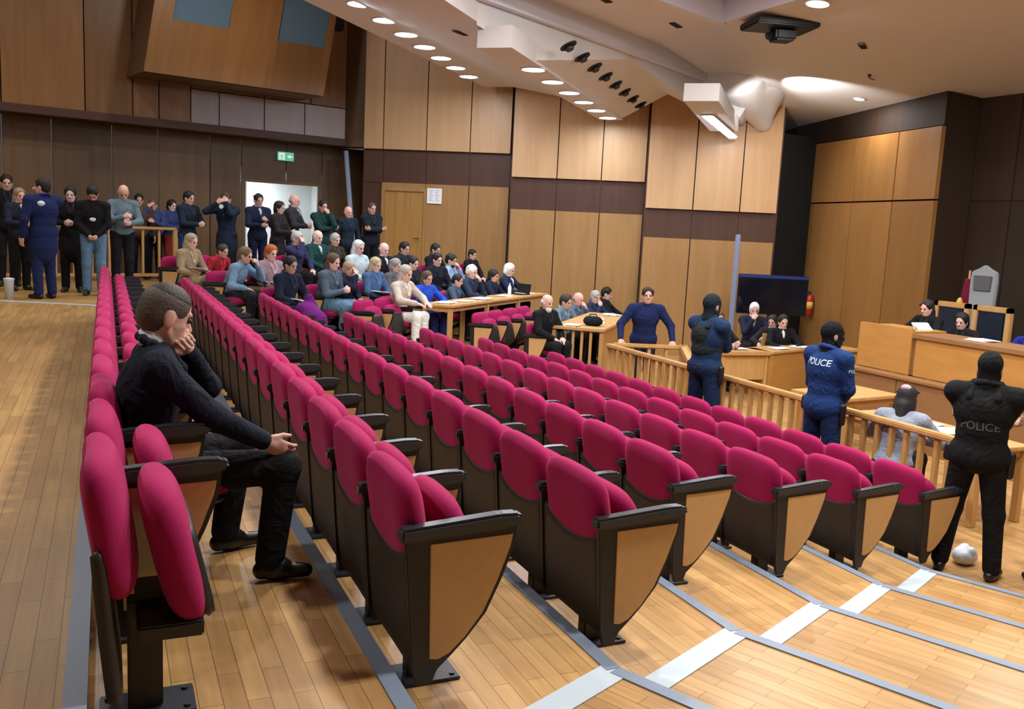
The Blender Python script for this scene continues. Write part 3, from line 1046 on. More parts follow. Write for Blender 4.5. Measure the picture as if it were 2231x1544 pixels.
CH['side_frame'] = (mb.me('side_frame'), M_BLACKP)
mb = MB()
pw = [(.108, .623), (.413, .632), (.405, .588), (.362, .47), (.31, .355), (.245, .272), (.19, .222), (.15, .205), (.118, .21)]
mb.prism(pw, -.0165, .0165, 'y', bev=.002)
CH['side_panel'] = (mb.me('side_panel'), M_OAKP)
mb = MB()
mb.box(.125, .225, -.032, .032, .010, .36, .006)
mb.box(.15, .33, -.2, .2, .30, .345, .006)
CH['leg'] = (mb.me('leg'), M_BLACKP)
mb = MB()
mb.box(.045, .32, -.085, .085, .0005, .012, .003)
for sx in (.07, .295):
    for sy in (-.055, .055):
        mb.tube([(sx, sy, .012), (sx, sy, .019)], .011, 8)
CH['foot_plate'] = (mb.me('foot_plate'), M_STEEL)
for k, (me, m) in CH.items():
    me.name = k
    me.materials.append(m)


def part(name, key, parent, loc=(0, 0, 0)):
    o = bpy.data.objects.new(name, CH[key][0])
    COL.objects.link(o)
    o.parent = parent
    o.location = loc
    return o


def make_chair(down=False, near=True, far=False):
    t = empty('theatre_seat')
    part('backrest', 'backrest', t)
    part('back_panel', 'back_panel', t)
    s = part('seat', 'seat_down' if down else 'seat', t)
    part('seat_pan', 'seat_pan_down' if down else 'seat_pan', s)
    part('leg', 'leg', t)
    part('foot_plate', 'foot_plate', t)
    for on, y in ((near, -.275), (far, .275)):
        if on:
            part('armrest', 'armrest', t, (0, y, 0))
            w = part('side_frame', 'side_frame', t, (0, y, 0))
            part('side_panel', 'side_panel', w)
    return t


PROTO = {}


def chair(xy, z, rz, label, group, down=False, near=True, far=False):
    key = (down, near, far)
    if key not in PROTO:
        PROTO[key] = make_chair(*key)
        o = PROTO[key]
    else:
        src = PROTO[key]
        o = src.copy()
        COL.objects.link(o)
        for c in src.children:
            d = c.copy()
            COL.objects.link(d)
            d.parent = o
            for g in c.children:
                e = g.copy()
                COL.objects.link(e)
                e.parent = d
    o.location = (xy[0], xy[1], z + .001)
    o.rotation_euler = (0, 0, rz)
    return tag(o, label, 'seat', group)


ROWN = {1: 'in the top row beside the walkway', 2: 'in the second row from the walkway', 3: 'in the third row from the walkway', 4: 'in the middle row', 5: 'in the third row from the railing',
        6: 'in the second row from the railing', 7: 'in the front row by the railing'}
ENDS = {1: 2.55, 2: 2.78, 3: 3.15, 4: 4.01, 5: 4.27, 6: 4.555, 7: 4.82}
CNT = {1: 17, 2: 18, 3: 17, 4: 14, 5: 13, 6: 13, 7: 12}
for k in range(1, 8):
    for j in range(CNT[k]):
        y = ENDS[k] + .275 + j * .55
        lab = 'magenta folding seat, %s from the near aisle, %s' % (ORD[j], ROWN[k])
        if k == 1 and j == 2:
            lab = 'magenta folding seat under the man in the dark suit'
        elif j == CNT[k] - 1:
            lab = 'magenta folding seat at the far end %s' % ROWN[k]
        elif j == 0:
            lab = 'magenta folding seat at the near aisle end %s' % ROWN[k]
        chair((-.084 + .962 * (k - 1), y), fl(k), 0.0, lab, 'magenta seats of the middle block', down=(k == 1 and j == 2), near=not (k == 1 and j == 0), far=(j == CNT[k] - 1))

FRZ = math.atan2(FF[1], FF[0])


def far_chair(D, b, k, label, down=False, far=False):
    p = far_pt(D, b)
    return chair(p, fl(k), FRZ, label, 'magenta seats of the far block', down=down, far=far)


# ------------------------------------------------------------------ people
def rotm(yaw, pitch):
    cy, sy, cp, sp = math.cos(yaw), math.sin(yaw), math.cos(pitch), math.sin(pitch)
    Rz = np.array([[cy, -sy, 0], [sy, cy, 0], [0, 0, 1]])
    Ry = np.array([[cp, 0, sp], [0, 1, 0], [-sp, 0, cp]])
    return Rz @ Ry


def unit(v):
    return v / (np.linalg.norm(v) + 1e-9)


def arm_ik(Sh, Wt, hint, l1=.285, l2=.255):
    d = Wt - Sh
    L = np.linalg.norm(d)
    if L > (l1 + l2) * .985:
        Wt = Sh + d / L * (l1 + l2) * .985
        d = Wt - Sh
        L = np.linalg.norm(d)
    a = (l1 * l1 - l2 * l2 + L * L) / (2 * L)
    hh = math.sqrt(max(0, l1 * l1 - a * a))
    u = d / L
    hv = np.array(hint, float)
    hv = unit(hv - u * (hv @ u))
    return Sh + u * a + hv * hh, Wt


def hand_prims(Wr, fd, pn, side, curl=.35, fr=1.0, spread=1.0):
    """palm, four unequal bent fingers and a thumb leaving the side of the palm"""
    fd, pn = unit(fd), None if pn is None else np.array(pn, float)
    pn = unit(pn - fd * (pn @ fd))
    l = np.cross(pn, fd) * side            # towards the thumb side
    P = []
    R = np.stack([fd, l, pn], 1)
    P.append(el(Wr + fd * .052, (.052, .041, .016), R))
    P.append(rc(Wr + fd * .0, Wr + fd * .03, .023, .024))
    for off, ln, c in ((.030, .072, 1.0), (.010, .081, 1.05), (-.010, .076, 1.12), (-.029, .060, 1.2)):
        a = Wr + fd * .088 + l * off * spread
        th = curl * c
        d1 = fd * math.cos(th) + pn * math.sin(th) + l * off * .9
        b = a + d1 * ln * .5
        d2 = fd * math.cos(2.1 * th) + pn * math.sin(2.1 * th) + l * off * .5
        P.append(rc(a - fd * .02, b, .0095 * fr, .0088 * fr))
        P.append(rc(b, b + d2 * ln * .5, .0088 * fr, .0075 * fr))
    a = Wr + fd * .028 + l * .030
    b = a + unit(fd * .75 + l * .62 + pn * .35) * .042
    P.append(rc(a - fd * .01, b, .0135 * fr, .011 * fr))
    P.append(rc(b, b + unit(fd * .9 + l * .25 + pn * .35) * .034, .0105 * fr, .0085 * fr))
    return P


def head_prims(c, R, fat=1.0):
    def p(x, y, z):
        return c + R @ np.array([x, y, z])
    P = [el(p(-.008, 0, .03), (.098, .077 * fat, .088), R), el(p(.020, 0, -.035), (.073, .062 * fat, .088), R), el(p(.052, 0, -.098), (.031, .034, .026), R),
         rc(p(.0, .05, -.06), p(.045, .028, -.098), .022, .018), rc(p(.0, -.05, -.06), p(.045, -.028, -.098), .022, .018),
         rc(p(.086, 0, .008), p(.110, 0, -.036), .009, .0125), rc(p(.097, -.013, -.04), p(.097, .013, -.04), .008, .008),
         rc(p(.082, -.032, .022), p(.082, .032, .022), .0125, .0125), rc(p(.083, -.018, -.072), p(.083, .018, -.072), .0085, .0085),
         rc(p(.080, -.014, -.083), p(.080, .014, -.083), .0085, .0085), rc(p(.058, .036, -.03), p(.03, .044, -.035), .018, .018), rc(p(.058, -.036, -.03), p(.03, -.044, -.035), .018, .018),
         el(p(-.006, .078 * fat, -.018), (.020, .009, .032), R), el(p(-.006, -.078 * fat, -.018), (.020, .009, .032), R)]
    sub = [el(p(.096, .031, .0), (.014, .016, .009), R), el(p(.096, -.031, .0), (.014, .016, .009), R)]
    return P, sub


ARMS = {  # hand targets (left) relative to pelvis, elbow hint (left); mirrored for the right
    'down': ((.05, .29, -.06), (-.5, .6, -.3)),
    'front': ((.30, .055, .20), (-.2, .7, -.7)),
    'phone': ((.30, .05, .30), (-.2, .6, -.8)),
    'crossed': ((.21, -.13, .24), (.1, .8, -.5)),
    'face': ((.20, .07, .60), (.3, .5, -.8)),
    'high': ((.24, .08, .58), (.2, .8, -.6)),
    'chin': ((.19, .03, .52), (.35, .35, -.9)),
    'lap': ((.34, .09, .115), (-.3, .8, -.3)),
    'table': ((.44, .13, .22), (-.2, .9, -.3)),
    'belt': ((.17, .05, .02), (-.3, .8, -.1)),
    'rail': ((.26, .38, .06), (-.6, .6, .2)),
    'knee': ((.45, .19, .12), (-.2, .8, -.1)),
}
CLOTHN = {'jacket': 'jacket', 'coat': 'coat', 'shirt': 'shirt', 'jumper': 'jumper'}


def person(label, xy, z, face, seat=False, h=1.74, hgt=None, ln=4, twist=0, head=(0, 8), arms=('down', 'down'), top=('jacket', (.02, .025, .04)), leg=('trousers', (.015, .016, .02)),
           hair=('short', (.02, .015, .012)), skin=(.62, .36, .27), shoe=(.012, .011, .011), res=.0125, shirt=None, spread=.0, build_=1.0, group=None, legs=None, fr=1.15, name='person', eyes=True, cat='person', headsize=1.0):
    """one continuous body with face, hands and feet; hair and clothes are its children"""
    root = empty(name, (xy[0], xy[1], z + .001), rad(face))
    tag(root, label, cat, group)
    pz = .50 if seat else .945
    P0 = np.array([0, 0, pz])
    lr = rad(ln)
    u = np.array([math.sin(lr), 0, math.cos(lr)])
    T = rotm(rad(twist), lr)
    u = T @ np.array([0, 0, 1.0])
    ch, nb = P0 + u * .33, P0 + u * .515
    B = build_
    tor = [el(P0 + u * .02, (.115 * B, .165 * B, .12), T), el(P0 + u * .16, (.105 * B, .138 * B, .15), T), el(ch, (.118 * B, .165 * B, .175), T)]
    shL, shR = P0 + u * .455 + T @ np.array([0, .178 * B, 0]), P0 + u * .455 + T @ np.array([0, -.178 * B, 0])
    tor += [rc(shL, P0 + u * .50, .058, .05), rc(shR, P0 + u * .50, .058, .05)]
    Rh = rotm(rad(twist + head[0]), rad(head[1]))
    hc = nb + unit(u + np.array([.25 + .3 * math.sin(rad(head[1])), 0, 1.0])) * .145
    neck = [rc(nb - u * .03, hc + Rh @ np.array([-.02, 0, -.05]), .056 * (.9 + .1 * B), .052)]
    Rh = Rh * headsize
    hc = hc + np.array([0, 0, .12 * (headsize - 1)])
    hp, hsub = head_prims(hc, Rh)
    armp, sleeve, hands = [], [], []
    wr = []
    for side, a, sh in ((1, arms[0], shL), (-1, arms[1], shR)):
        if isinstance(a, str):
            tg, hint = ARMS[a]
            cv = .9 if a in ('crossed', 'belt', 'front', 'phone', 'face', 'high', 'chin') else (.9 if a == 'rail' else .35)
        else:
            tg, hint = a[0], a[1]
            cv = a[2] if len(a) > 2 else .5
        tg = np.array([tg[0], tg[1] * side, tg[2]])
        hint = np.array([hint[0], hint[1] * side, hint[2]])
        W_ = P0 + (T @ tg if not seat or a in ('face', 'high', 'chin', 'phone', 'front', 'crossed') else tg)
        E_, W_ = arm_ik(sh, W_, hint)
        armp += [rc(sh, E_, .050, .040), rc(E_, W_, .040, .026)]
        sleeve += [rc(sh, E_, .068 * B, .056), rc(E_, E_ + (W_ - E_) * .93, .056, .043)]
        fd = unit(W_ - E_)
        if a in ('table', 'knee', 'rail', 'lap'):
            pn = np.array([0, 0, -1.0]) if abs(fd[2]) < .9 else np.array([1, 0, 0.])
            fd = unit(fd * .6 + np.array([.6, 0, -.15]))
        elif a in ('face', 'chin', 'high'):
            pn = np.array([-1.0, -.3 * side, 0])
        else:
            pn = np.array([.15, -1.0 * side, .1])
        hands += hand_prims(W_, fd, pn, side, cv, fr)
        wr.append(W_)
    lp, trou, shoes = [], [], []
    for side in (1, -1):
        hip = P0 + np.array([0, .092 * side, -.02])
        if legs and legs.get(side):
            kn, an = np.array(legs[side][0], float), np.array(legs[side][1], float)
        elif seat:
            kn, an = np.array([.43, (.105 + spread) * side, .515]), np.array([.42, (.11 + spread) * side, .095])
        else:
            kn, an = np.array([.015, (.10 + spread * .6) * side, .50]), np.array([-.02, (.105 + spread) * side, .09])
        fdir = np.array([math.cos(.2 * side), math.sin(.2 * side), 0])
        lp += [rc(hip, kn, .085, .056), rc(kn, an, .054, .038), rc(an + np.array([0, 0, -.035]), an + fdir * .13 + np.array([0, 0, -.055]), .042, .028)]
        trou += [rc(hip, kn, .100 * (.8 + .2 * B), .076), rc(kn, an + np.array([0, 0, .005]), .074, .064)]
        shoes.append([rc(an + fdir * -.035 + np.array([0, 0, -.05]), an + fdir * .04 + np.array([0, 0, -.035]), .040, .048), rc(an + fdir * .02 + np.array([0, 0, -.052]), an + fdir * .155 + np.array([0, 0, -.058]), .042, .031)])
    body = tor + neck + hp + armp + hands + lp
    sc = h / 1.74

    def mk(prims, nm, mat, k=.03, sub=(), cuts=(), rs=None):
        me = sdf_mesh(prims, rs or res, nm, k, sub, cuts)
        o = link(nm, me, mat, root)
        o.scale = (sc, sc, sc)
        return o
    mk(body, 'body', skinm(skin), .022, hsub, [((0, 0, 0.004), (0, 0, -1))])
    # clothes
    kind, col = top
    tp = [(p[0], p[1], p[2] + .020, p[3]) if p[0] == 'el' else (p[0], p[1], p[2], p[3] + .018, p[4] + .016) for p in tor] + sleeve
    if kind == 'coat':
        if seat:
            tp += [rc(P0 + np.array([0, s * .09, 0]), np.array([.43, s * .11, .51]), .125, .108) for s in (1, -1)]
            tp += [rc(np.array([.44, s * .10, .47]), np.array([.43, s * .10, .30]), .09, .085) for s in (1, -1)]
        else:
            tp += [el(P0 + np.array([0, 0, -.16]), (.16, .20, .30))]
    elif kind == 'jacket':
        tp += [el(P0 + u * .0 + np.array([0, 0, -.02]), (.142 * B, .185 * B, .13), T)]
    mk(tp, CLOTHN[kind], cloth(col), .03, [], [((0, 0, .02), (0, 0, -1))])
    if kind in ('jacket', 'coat'):
        cg = [nb + T @ np.array([.066 * math.cos(a_) - .008, .080 * math.sin(a_), .020 - .026 * math.cos(a_)]) for a_ in np.linspace(.5, 2 * math.pi - .5, 9)]
        cg = [nb + T @ np.array([.136, .012, -.16]), nb + T @ np.array([.108, .042, -.06])] + cg + [nb + T @ np.array([.108, -.042, -.06]), nb + T @ np.array([.136, -.012, -.16])]
        mk([rc(a_, b_, .020, .020) for a_, b_ in zip(cg[:-1], cg[1:])], 'collar', cloth(tuple(min(1, c * 1.5 + .004) for c in col)), .012)
    if leg[0] == 'skirt':
        if seat:
            sk = [rc(P0 + np.array([0, s * .09, -.01]), np.array([.44, s * .105, .505]), .115, .108) for s in (1, -1)] + [rc(np.array([.45, s * .095, .47]), np.array([.43, s * .105, .24]), .095, .095) for s in (1, -1)]
        else:
            sk = [el(P0 + np.array([0, 0, -.2]), (.15, .19, .33))]
        mk(sk, 'skirt', cloth(leg[1]), .05)
        mk(trou, 'stockings', cloth((.02, .018, .02)), .03)
    else:
        mk([el(P0 + u * .0, (.132 * B, .180 * B, .125), T)] + trou, 'trousers', cloth(leg[1]), .03, [], [((0, 0, .05), (0, 0, -1))])
    for s in shoes:
        mk(s, 'shoe', nmat('shoe_leather_%02x' % int(shoe[0] * 999), shoe, .35), .02, [], [((0, 0, .002), (0, 0, -1))])
    if shirt is not None:
        mk([el(ch + T @ np.array([.066, 0, .09]), (.078, .036, .10), T), rc(nb + u * -.005 + T @ np.array([.0, .03, 0]), nb + u * -.005 + T @ np.array([.0, -.03, 0]), .062, .062)], 'shirt_front', cloth(shirt), .02)
    # hair
    hs, hcx = hair

    def q(x, y, z_):
        return hc + Rh @ np.array([x, y, z_])
    rh = random.Random(label)

    def tufts(n, r):
        out = []
        for _ in range(n):
            a_, e_ = rh.uniform(-2.9, 2.9), rh.uniform(.25, 1.4)
            x_, y_, z_ = math.cos(e_) * math.cos(a_), math.cos(e_) * math.sin(a_), math.sin(e_)
            p_ = q(-.012 + .098 * x_, .080 * y_, .032 + .090 * z_)
            out.append(rc(p_, p_ + Rh @ np.array([rh.uniform(-.03, .03), rh.uniform(-.03, .03), -.01]), r, r * .8))
        return out
    ears = [el(q(.02, .088, -.03), (.030, .028, .042), Rh), el(q(.02, -.088, -.03), (.030, .028, .042), Rh)]
    if hs in ('short', 'crop', 'fade'):
        t_ = {'short': .010, 'crop': .005, 'fade': .003}[hs]
        face_ = [el(q(.098, 0, -.035), (.082, .068, .108), Rh), el(q(.06, 0, -.10), (.09, .10, .075), Rh)] + ears
        mk([el(q(-.009, 0, .031), (.098 + t_, .077 + t_, .088 + t_), Rh), el(q(-.030, 0, -.015), (.076 + t_, .068 + t_ * .8, .078), Rh)] + (tufts(12, .016) if hs == 'short' else []), 'hair', hairm(hcx), .02, face_)
        if hs == 'fade':
            mk([el(q(-.008, 0, .034), (.100, .079, .091), Rh)], 'hair_top', hairm(tuple(c * .3 for c in hcx)), .02, [el(q(.105, 0, -.02), (.075, .075, .10), Rh)], [(q(.03, 0, .062), Rh @ np.array([-.22, 0, -1.0]))])
    elif hs == 'long':
        mk([el(q(-.012, 0, .034), (.110, .090, .098), Rh), el(q(-.045, 0, -.06), (.07, .086, .12), Rh), rc(q(-.03, .072, -.02), q(-.03, .080, -.18), .030, .030), rc(q(-.03, -.072, -.02), q(-.03, -.080, -.18), .030, .030), rc(q(-.075, 0, -.08), q(-.085, 0, -.21), .06, .05)] + tufts(10, .014),
           'hair', hairm(hcx), .03, [el(q(.092, 0, -.042), (.098, .074, .122), Rh), el(q(.03, 0, -.10), (.075, .060, .10), Rh)])
    elif hs == 'bob':
        mk([el(q(-.012, 0, .034), (.112, .092, .100), Rh), el(q(-.04, 0, -.045), (.075, .094, .085), Rh)] + tufts(14, .016), 'hair', hairm(hcx), .03, [el(q(.092, 0, -.045), (.098, .076, .122), Rh), el(q(.04, 0, -.10), (.075, .075, .09), Rh)])
    elif hs == 'fringe':
        mk([el(q(-.02, 0, -.005), (.096, .086, .06), Rh)], 'hair', hairm(hcx), .01, [], [(q(0, 0, .02), Rh @ np.array([.5, 0, .85])), (q(.03, 0, 0), Rh @ np.array([1., 0, 0]))])
    elif hs == 'balaclava':
        hb = [(p[0], p[1], p[2] + .010, p[3]) if p[0] == 'el' else (p[0], p[1], p[2], p[3] + .008, p[4] + .008) for p in hp[:10]] + [rc(nb, hc + Rh @ np.array([-.015, 0, -.06]), .085, .072)]
        mk(hb, 'balaclava', cloth(hcx), .025, [rc(q(.11, -.045, .004), q(.11, .045, .004), .017, .017)])
    if hair[0] != 'balaclava' or eyes:
        for s in (1, -1):
            mb = MB()
            bmesh.ops.create_uvsphere(mb.bm, u_segments=8, v_segments=6, radius=.0125)
            o = build(mb, 'eye', nmat('eye_dark', (.03, .02, .018), .25), root, True)
            o.location = Vector(q(.0855, .031 * s, .0)) * sc
            o.scale = (sc, sc, sc)
    root['pelvis_z'] = pz
    return root, dict(hc=hc, Rh=Rh, nb=nb, u=u, T=T, P0=P0, sc=sc, wr=wr, mk=mk, q=q, hp=hp, sleeve=sleeve, tor=tor, trou=trou)


def tops(*a):
    return a


NAVY, BLK, DGREY, TEAL = (.014, .018, .035), (.008, .008, .010), (.035, .036, .042), (.012, .04, .038)
POL = (.010, .020, .075)
BALD, GREYH, WHITEH, DARKH, BLONDE, BROWN, GINGER = ('fringe', (.35, .33, .31)), ('short', (.40, .38, .36)), ('short', (.85, .83, .80)), ('short', (.014, .011, .010)), ('long', (.42, .30, .16)), ('long', (.09, .05, .028)), ('bob', (.42, .10, .02))
PINKSK = (.74, .40, .32)
# ---- the man in the dark suit on the top row
HZ = fl(1)
hero, H = person('seated man in dark navy suit with greying crew cut, hand at mouth', (.105, 3.91), HZ, 3, True, 1.66, ln=9, head=(12, 18), headsize=1.08, arms=(((.215, .045, .490), (.7, .35, -.7), 1.0), ((.49, .25, .135), (-.3, .35, -.15), .42)),
                 top=('jacket', (.0075, .010, .020)), leg=('trousers', (.009, .009, .012)), hair=('fade', (.085, .066, .056)), skin=(.60, .345, .285), shoe=(.008, .008, .009), res=.006, spread=.08, fr=1.0,
                 legs={1: ((.45, .17, .52), (.40, .20, .095)), -1: ((.575, -.21, .51), (.52, -.225, .095))})
H['mk']([rc(H['nb'] + np.array([-.016, .036, .052]), H['nb'] + np.array([-.016, -.036, .052]), .040, .040), rc(H['nb'] + np.array([-.034, 0, .05]), H['nb'] + np.array([.03, 0, .03]), .048, .044)], 'shirt_collar', cloth((.72, .74, .80)), .03, [], [(H['nb'] + np.array([0, 0, .078]), (0.25, 0, 1.))])
for w, e in zip(H['wr'], (H['sleeve'][1], H['sleeve'][3])):
    d = unit(w - e[1])
    H['mk']([rc(w - d * .03, w - d * .012, .037, .037)], 'shirt_cuff', cloth((.72, .74, .80)), .01)


# ---- police officers
def text_on(parent, target, txt, size, loc, rx, rz, mat, nm, depth=.25):
    """lettering pressed onto the cloth of `target` (all in the person's own frame)"""
    cu = bpy.data.curves.new(nm, 'FONT')
    cu.body = txt
    cu.size = size
    cu.align_x = 'CENTER'
    cu.align_y = 'CENTER'
    cu.offset = size * .012
    tmp = bpy.data.objects.new(nm, cu)
    COL.objects.link(tmp)
    dg = bpy.context.evaluated_depsgraph_get()
    me = bpy.data.meshes.new_from_object(tmp.evaluated_get(dg))
    bpy.data.objects.remove(tmp)
    bm = bmesh.new()
    bm.from_mesh(me)
    bmesh.ops.subdivide_edges(bm, edges=[e for e in bm.edges if e.calc_length() > size * .15], cuts=2)
    bmesh.ops.triangulate(bm, faces=bm.faces)
    M = Matrix.Translation(loc) @ Matrix.Rotation(rz, 4, 'Z') @ Matrix.Rotation(rx, 4, 'X')
    tm = target.data
    bv = BVHTree.FromPolygons([Vector(v.co) * target.scale[0] for v in tm.vertices], [tuple(p.vertices) for p in tm.polygons])
    d = (M.to_3x3() @ Vector((0, 0, -1))).normalized()
    for v in bm.verts:
        p = M @ v.co
        hit = bv.ray_cast(p - d * .1, d, .6)
        v.co = (hit[0] - d * .006) if hit[0] is not None else p
    bm.to_mesh(me)
    bm.free()
    return link(nm, me, mat, parent)


def child(root, nm):
    return [c for c in root.children if c.name.split('.')[0] == nm][0]


def gear(R, I, vest, belt=True, straps=True, col=(.012, .014, .016)):
    mk, P0, u, T, tor = I['mk'], I['P0'], I['u'], I['T'], I['tor']
    if vest:
        mk([el(P0 + u * .20, (.155, .175, .14), T), el(P0 + u * .35, (.165, .182, .155), T)], 'vest', cloth(col), .04)
        for s in (1, -1):
            mk([rc(P0 + u * .44 + T @ np.array([-.10, .09 * s, 0]), P0 + u * .535 + T @ np.array([0, .085 * s, 0]), .032, .03), rc(P0 + u * .535 + T @ np.array([0, .085 * s, 0]), P0 + u * .44 + T @ np.array([.10, .09 * s, 0]), .03, .032)], 'vest_strap', cloth(col), .03)
    if belt:
        mk([el(P0 + u * .035, (.152, .198, .034), T)], 'belt', nmat('belt_black', (.006, .006, .007), .5), .02)
        mk([rc(P0 + np.array([.02, -.21, .02]), P0 + np.array([.02, -.215, -.13]), .035, .028)], 'holster', nmat('belt_black', (.006, .006, .007), .5), .01)
        mk([rc(P0 + np.array([-.02, .205, .03]), P0 + np.array([-.02, .21, -.05]), .034, .032)], 'belt_pouch', nmat('belt_black', (.006, .006, .007), .5), .01)


M1, I1 = person('masked officer in navy overalls with black vest at the railing, back to the camera', (6.36, 8.56), 0, 8, False, 1.92, ln=1, head=(4, 4), arms=('crossed', 'crossed'), top=('shirt', (.010, .030, .085)),
                leg=('trousers', (.008, .018, .055)), hair=('balaclava', (.008, .016, .022)), skin=(.45, .27, .2), res=.010, spread=.07, build_=1.12)
gear(M1, I1, True, col=(.012, .020, .022))
M2, I2 = person('masked officer in bright navy overalls with pale lettering across the shoulders, by the railing', (6.36, 6.63), 0, 4, False, 1.82, ln=1, head=(-18, 2), arms=('belt', 'belt'), top=('jacket', (.010, .036, .14)),
                leg=('trousers', (.008, .022, .075)), hair=('balaclava', (.006, .006, .008)), skin=(.5, .3, .22), res=.010, spread=.05, build_=1.1)
gear(M2, I2, False)
M_LET = nmat('pale_lettering', (.50, .62, .75), .6)
M_LETD = nmat('grey_lettering', (.06, .065, .06), .7)
text_on(M2, child(M2, 'jacket'), 'POLICE', .085, (-.35, 0, 1.415), rad(90), rad(-90), M_LET, 'back_lettering')
text_on(M2, child(M2, 'jacket'), 'POLICE', .045, (.06, -.45, 1.36), rad(90), rad(0), M_LET, 'sleeve_lettering')
M3, I3 = person('masked officer all in black seen from behind, arms folded, beside the end of the railing', (6.2, 4.76), 0, 30, False, 1.80, ln=0, head=(6, 2), arms=('crossed', 'crossed'), top=('jacket', (.006, .007, .008)),
                leg=('trousers', (.0065, .0065, .0075)), hair=('balaclava', (.005, .007, .008)), skin=(.5, .3, .22), res=.009, spread=.075, build_=1.17)
gear(M3, I3, True, col=(.0075, .0085, .009))
text_on(M3, child(M3, 'vest'), 'POLICE', .085, (-.4, 0, 1.22), rad(90), rad(-90), M_LETD, 'back_lettering')
M4, I4 = person('officer in black mostly cut off by the right edge of the photo', (6.86, 4.52), 0, 120, False, 1.80, arms=('crossed', 'crossed'), top=('jacket', (.006, .007, .008)), leg=('trousers', (.007, .007, .008)), hair=('balaclava', (.006, .007, .008)), res=.014, spread=.09, build_=1.1)
P1, J1 = person('young bareheaded officer in blue shirt leaning both hands on the dock rail', (7.42, 11.58), 0, -112, False, 1.79, ln=10, head=(-4, -4), arms=('rail', 'rail'), top=('shirt', (.011, .020, .082)), leg=('trousers', (.012, .018, .05)), hair=DARKH, skin=(.60, .36, .28), res=.011, build_=1.12)
S3, J3 = person('officer in navy uniform on the walkway, back turned, hand raised to his face', (-.83, 14.72), fl(0), 128, False, 1.74, ln=-2, head=(28, -2), arms=('down', 'high'), top=('coat', (.012, .020, .085)), leg=('trousers', (.012, .020, .08)), hair=DARKH, skin=PINKSK, res=.011, build_=1.2)
J3['mk']([el(np.array([-.11, .10, 1.36]), (.05, .055, .045))], 'shoulder_patch', cloth((.6, .65, .75)), .02)
J1['mk']([el(J1['P0'] + J1['u'] * .40 + np.array([.03, .205, 0]), (.05, .03, .05))], 'sleeve_badge', cloth((.5, .55, .62)), .02)

# ---- standing crowd on the walkway (x, y, face, height, arms, clothes, hair, skin)
F0 = fl(0)
ST = [
    ('dark-haired man in black at the far left edge, behind the crowd', (-1.47, 16.9), -80, 1.82, ('down', 'down'), ('jacket', BLK), (.012, .012, .014), DARKH, (.62, .38, .30), None),
    ('woman in dark top with white badge at the left edge of the crowd', (-1.24, 16.1), -60, 1.60, ('down', 'front'), ('jacket', (.018, .02, .04)), BLK, ('long', (.30, .20, .14)), PINKSK, (.7, .72, .8)),
    ('pale-faced woman in black coat just behind the navy officer', (-.50, 15.9), -95, 1.66, ('front', 'front'), ('coat', BLK), BLK, ('bob', (.012, .01, .01)), (.70, .48, .46), None),
    ('man in black jumper and blue jeans with head bowed, beside the seat row end', (-.18, 15.35), -92, 1.70, ('belt', 'belt'), ('jumper', BLK), (.11, .22, .36), DARKH, (.60, .34, .26), None),
    ('bald man in grey-blue shirt with badge looking down at his hands', (.24, 16.45), -78, 1.76, ('front', 'phone'), ('shirt', (.13, .19, .23)), (.010, .010, .016), BALD, PINKSK, None),
    ('dark-haired person half hidden behind the bald man, beyond the balustrade', (.58, 19.1), -85, 1.66, ('down', 'down'), ('jacket', (.08, .05, .04)), BLK, DARKH, (.60, .34, .26), None),
    ('person with raised hand in blue behind the balustrade', (.85, 19.25), -100, 1.58, ('phone', 'face'), ('shirt', (.04, .06, .16)), BLK, ('short', (.12, .08, .05)), (.62, .36, .28), None),
    ('woman with dark bob in blue behind the right end of balustrade', (1.17, 19.4), -50, 1.58, ('front', 'front'), ('shirt', (.03, .05, .15)), (.25, .03, .03), ('bob', (.014, .012, .012)), (.72, .46, .42), None),
    ('dark-haired man in navy jacket and jeans with clasped hands', (1.33, 17.35), -48, 1.73, ('front', 'front'), ('jacket', (.012, .018, .032)), (.02, .035, .14), DARKH, (.60, .36, .28), None),
    ('photographer in dark coat holding a camera up to his face', (2.02, 17.4), -118, 1.75, ('face', 'high'), ('coat', (.012, .02, .045)), BLK, ('short', (.05, .03, .02)), (.62, .36, .28), None),
    ('slim man in navy suit and white shirt holding a phone', (2.67, 18.1), -75, 1.77, ('phone', 'front'), ('jacket', (.012, .018, .045)), (.012, .018, .06), DARKH, (.55, .32, .24), (.6, .6, .66)),
    ('dark-haired woman in dark brown coat in front of the bright doorway', (2.87, 17.05), -35, 1.63, ('front', 'front'), ('coat', (.022, .017, .017)), BLK, ('bob', (.012, .01, .01)), (.62, .38, .32), None),
    ('bald man in dark grey jacket carrying a rucksack before the bright doorway', (3.36, 18.25), -30, 1.80, ('front', 'front'), ('jacket', DGREY), BLK, BALD, PINKSK, (.5, .46, .5)),
    ('man in dark green jacket with hand on chin', (3.82, 17.65), -75, 1.71, ('chin', 'crossed'), ('jacket', TEAL), BLK, DARKH, (.60, .34, .27), None),
    ('grey-haired man in navy jacket standing under the leaning pole', (4.36, 17.85), -72, 1.62, ('down', 'down'), ('jacket', (.012, .022, .034)), BLK, ('fringe', (.30, .28, .27)), PINKSK, None),
    ('man in black with folded arms beside the wooden door', (4.92, 18.15), -76, 1.73, ('crossed', 'crossed'), ('jacket', (.010, .014, .022)), BLK, ('crop', (.06, .045, .04)), (.58, .34, .27), None),
]
STO = []
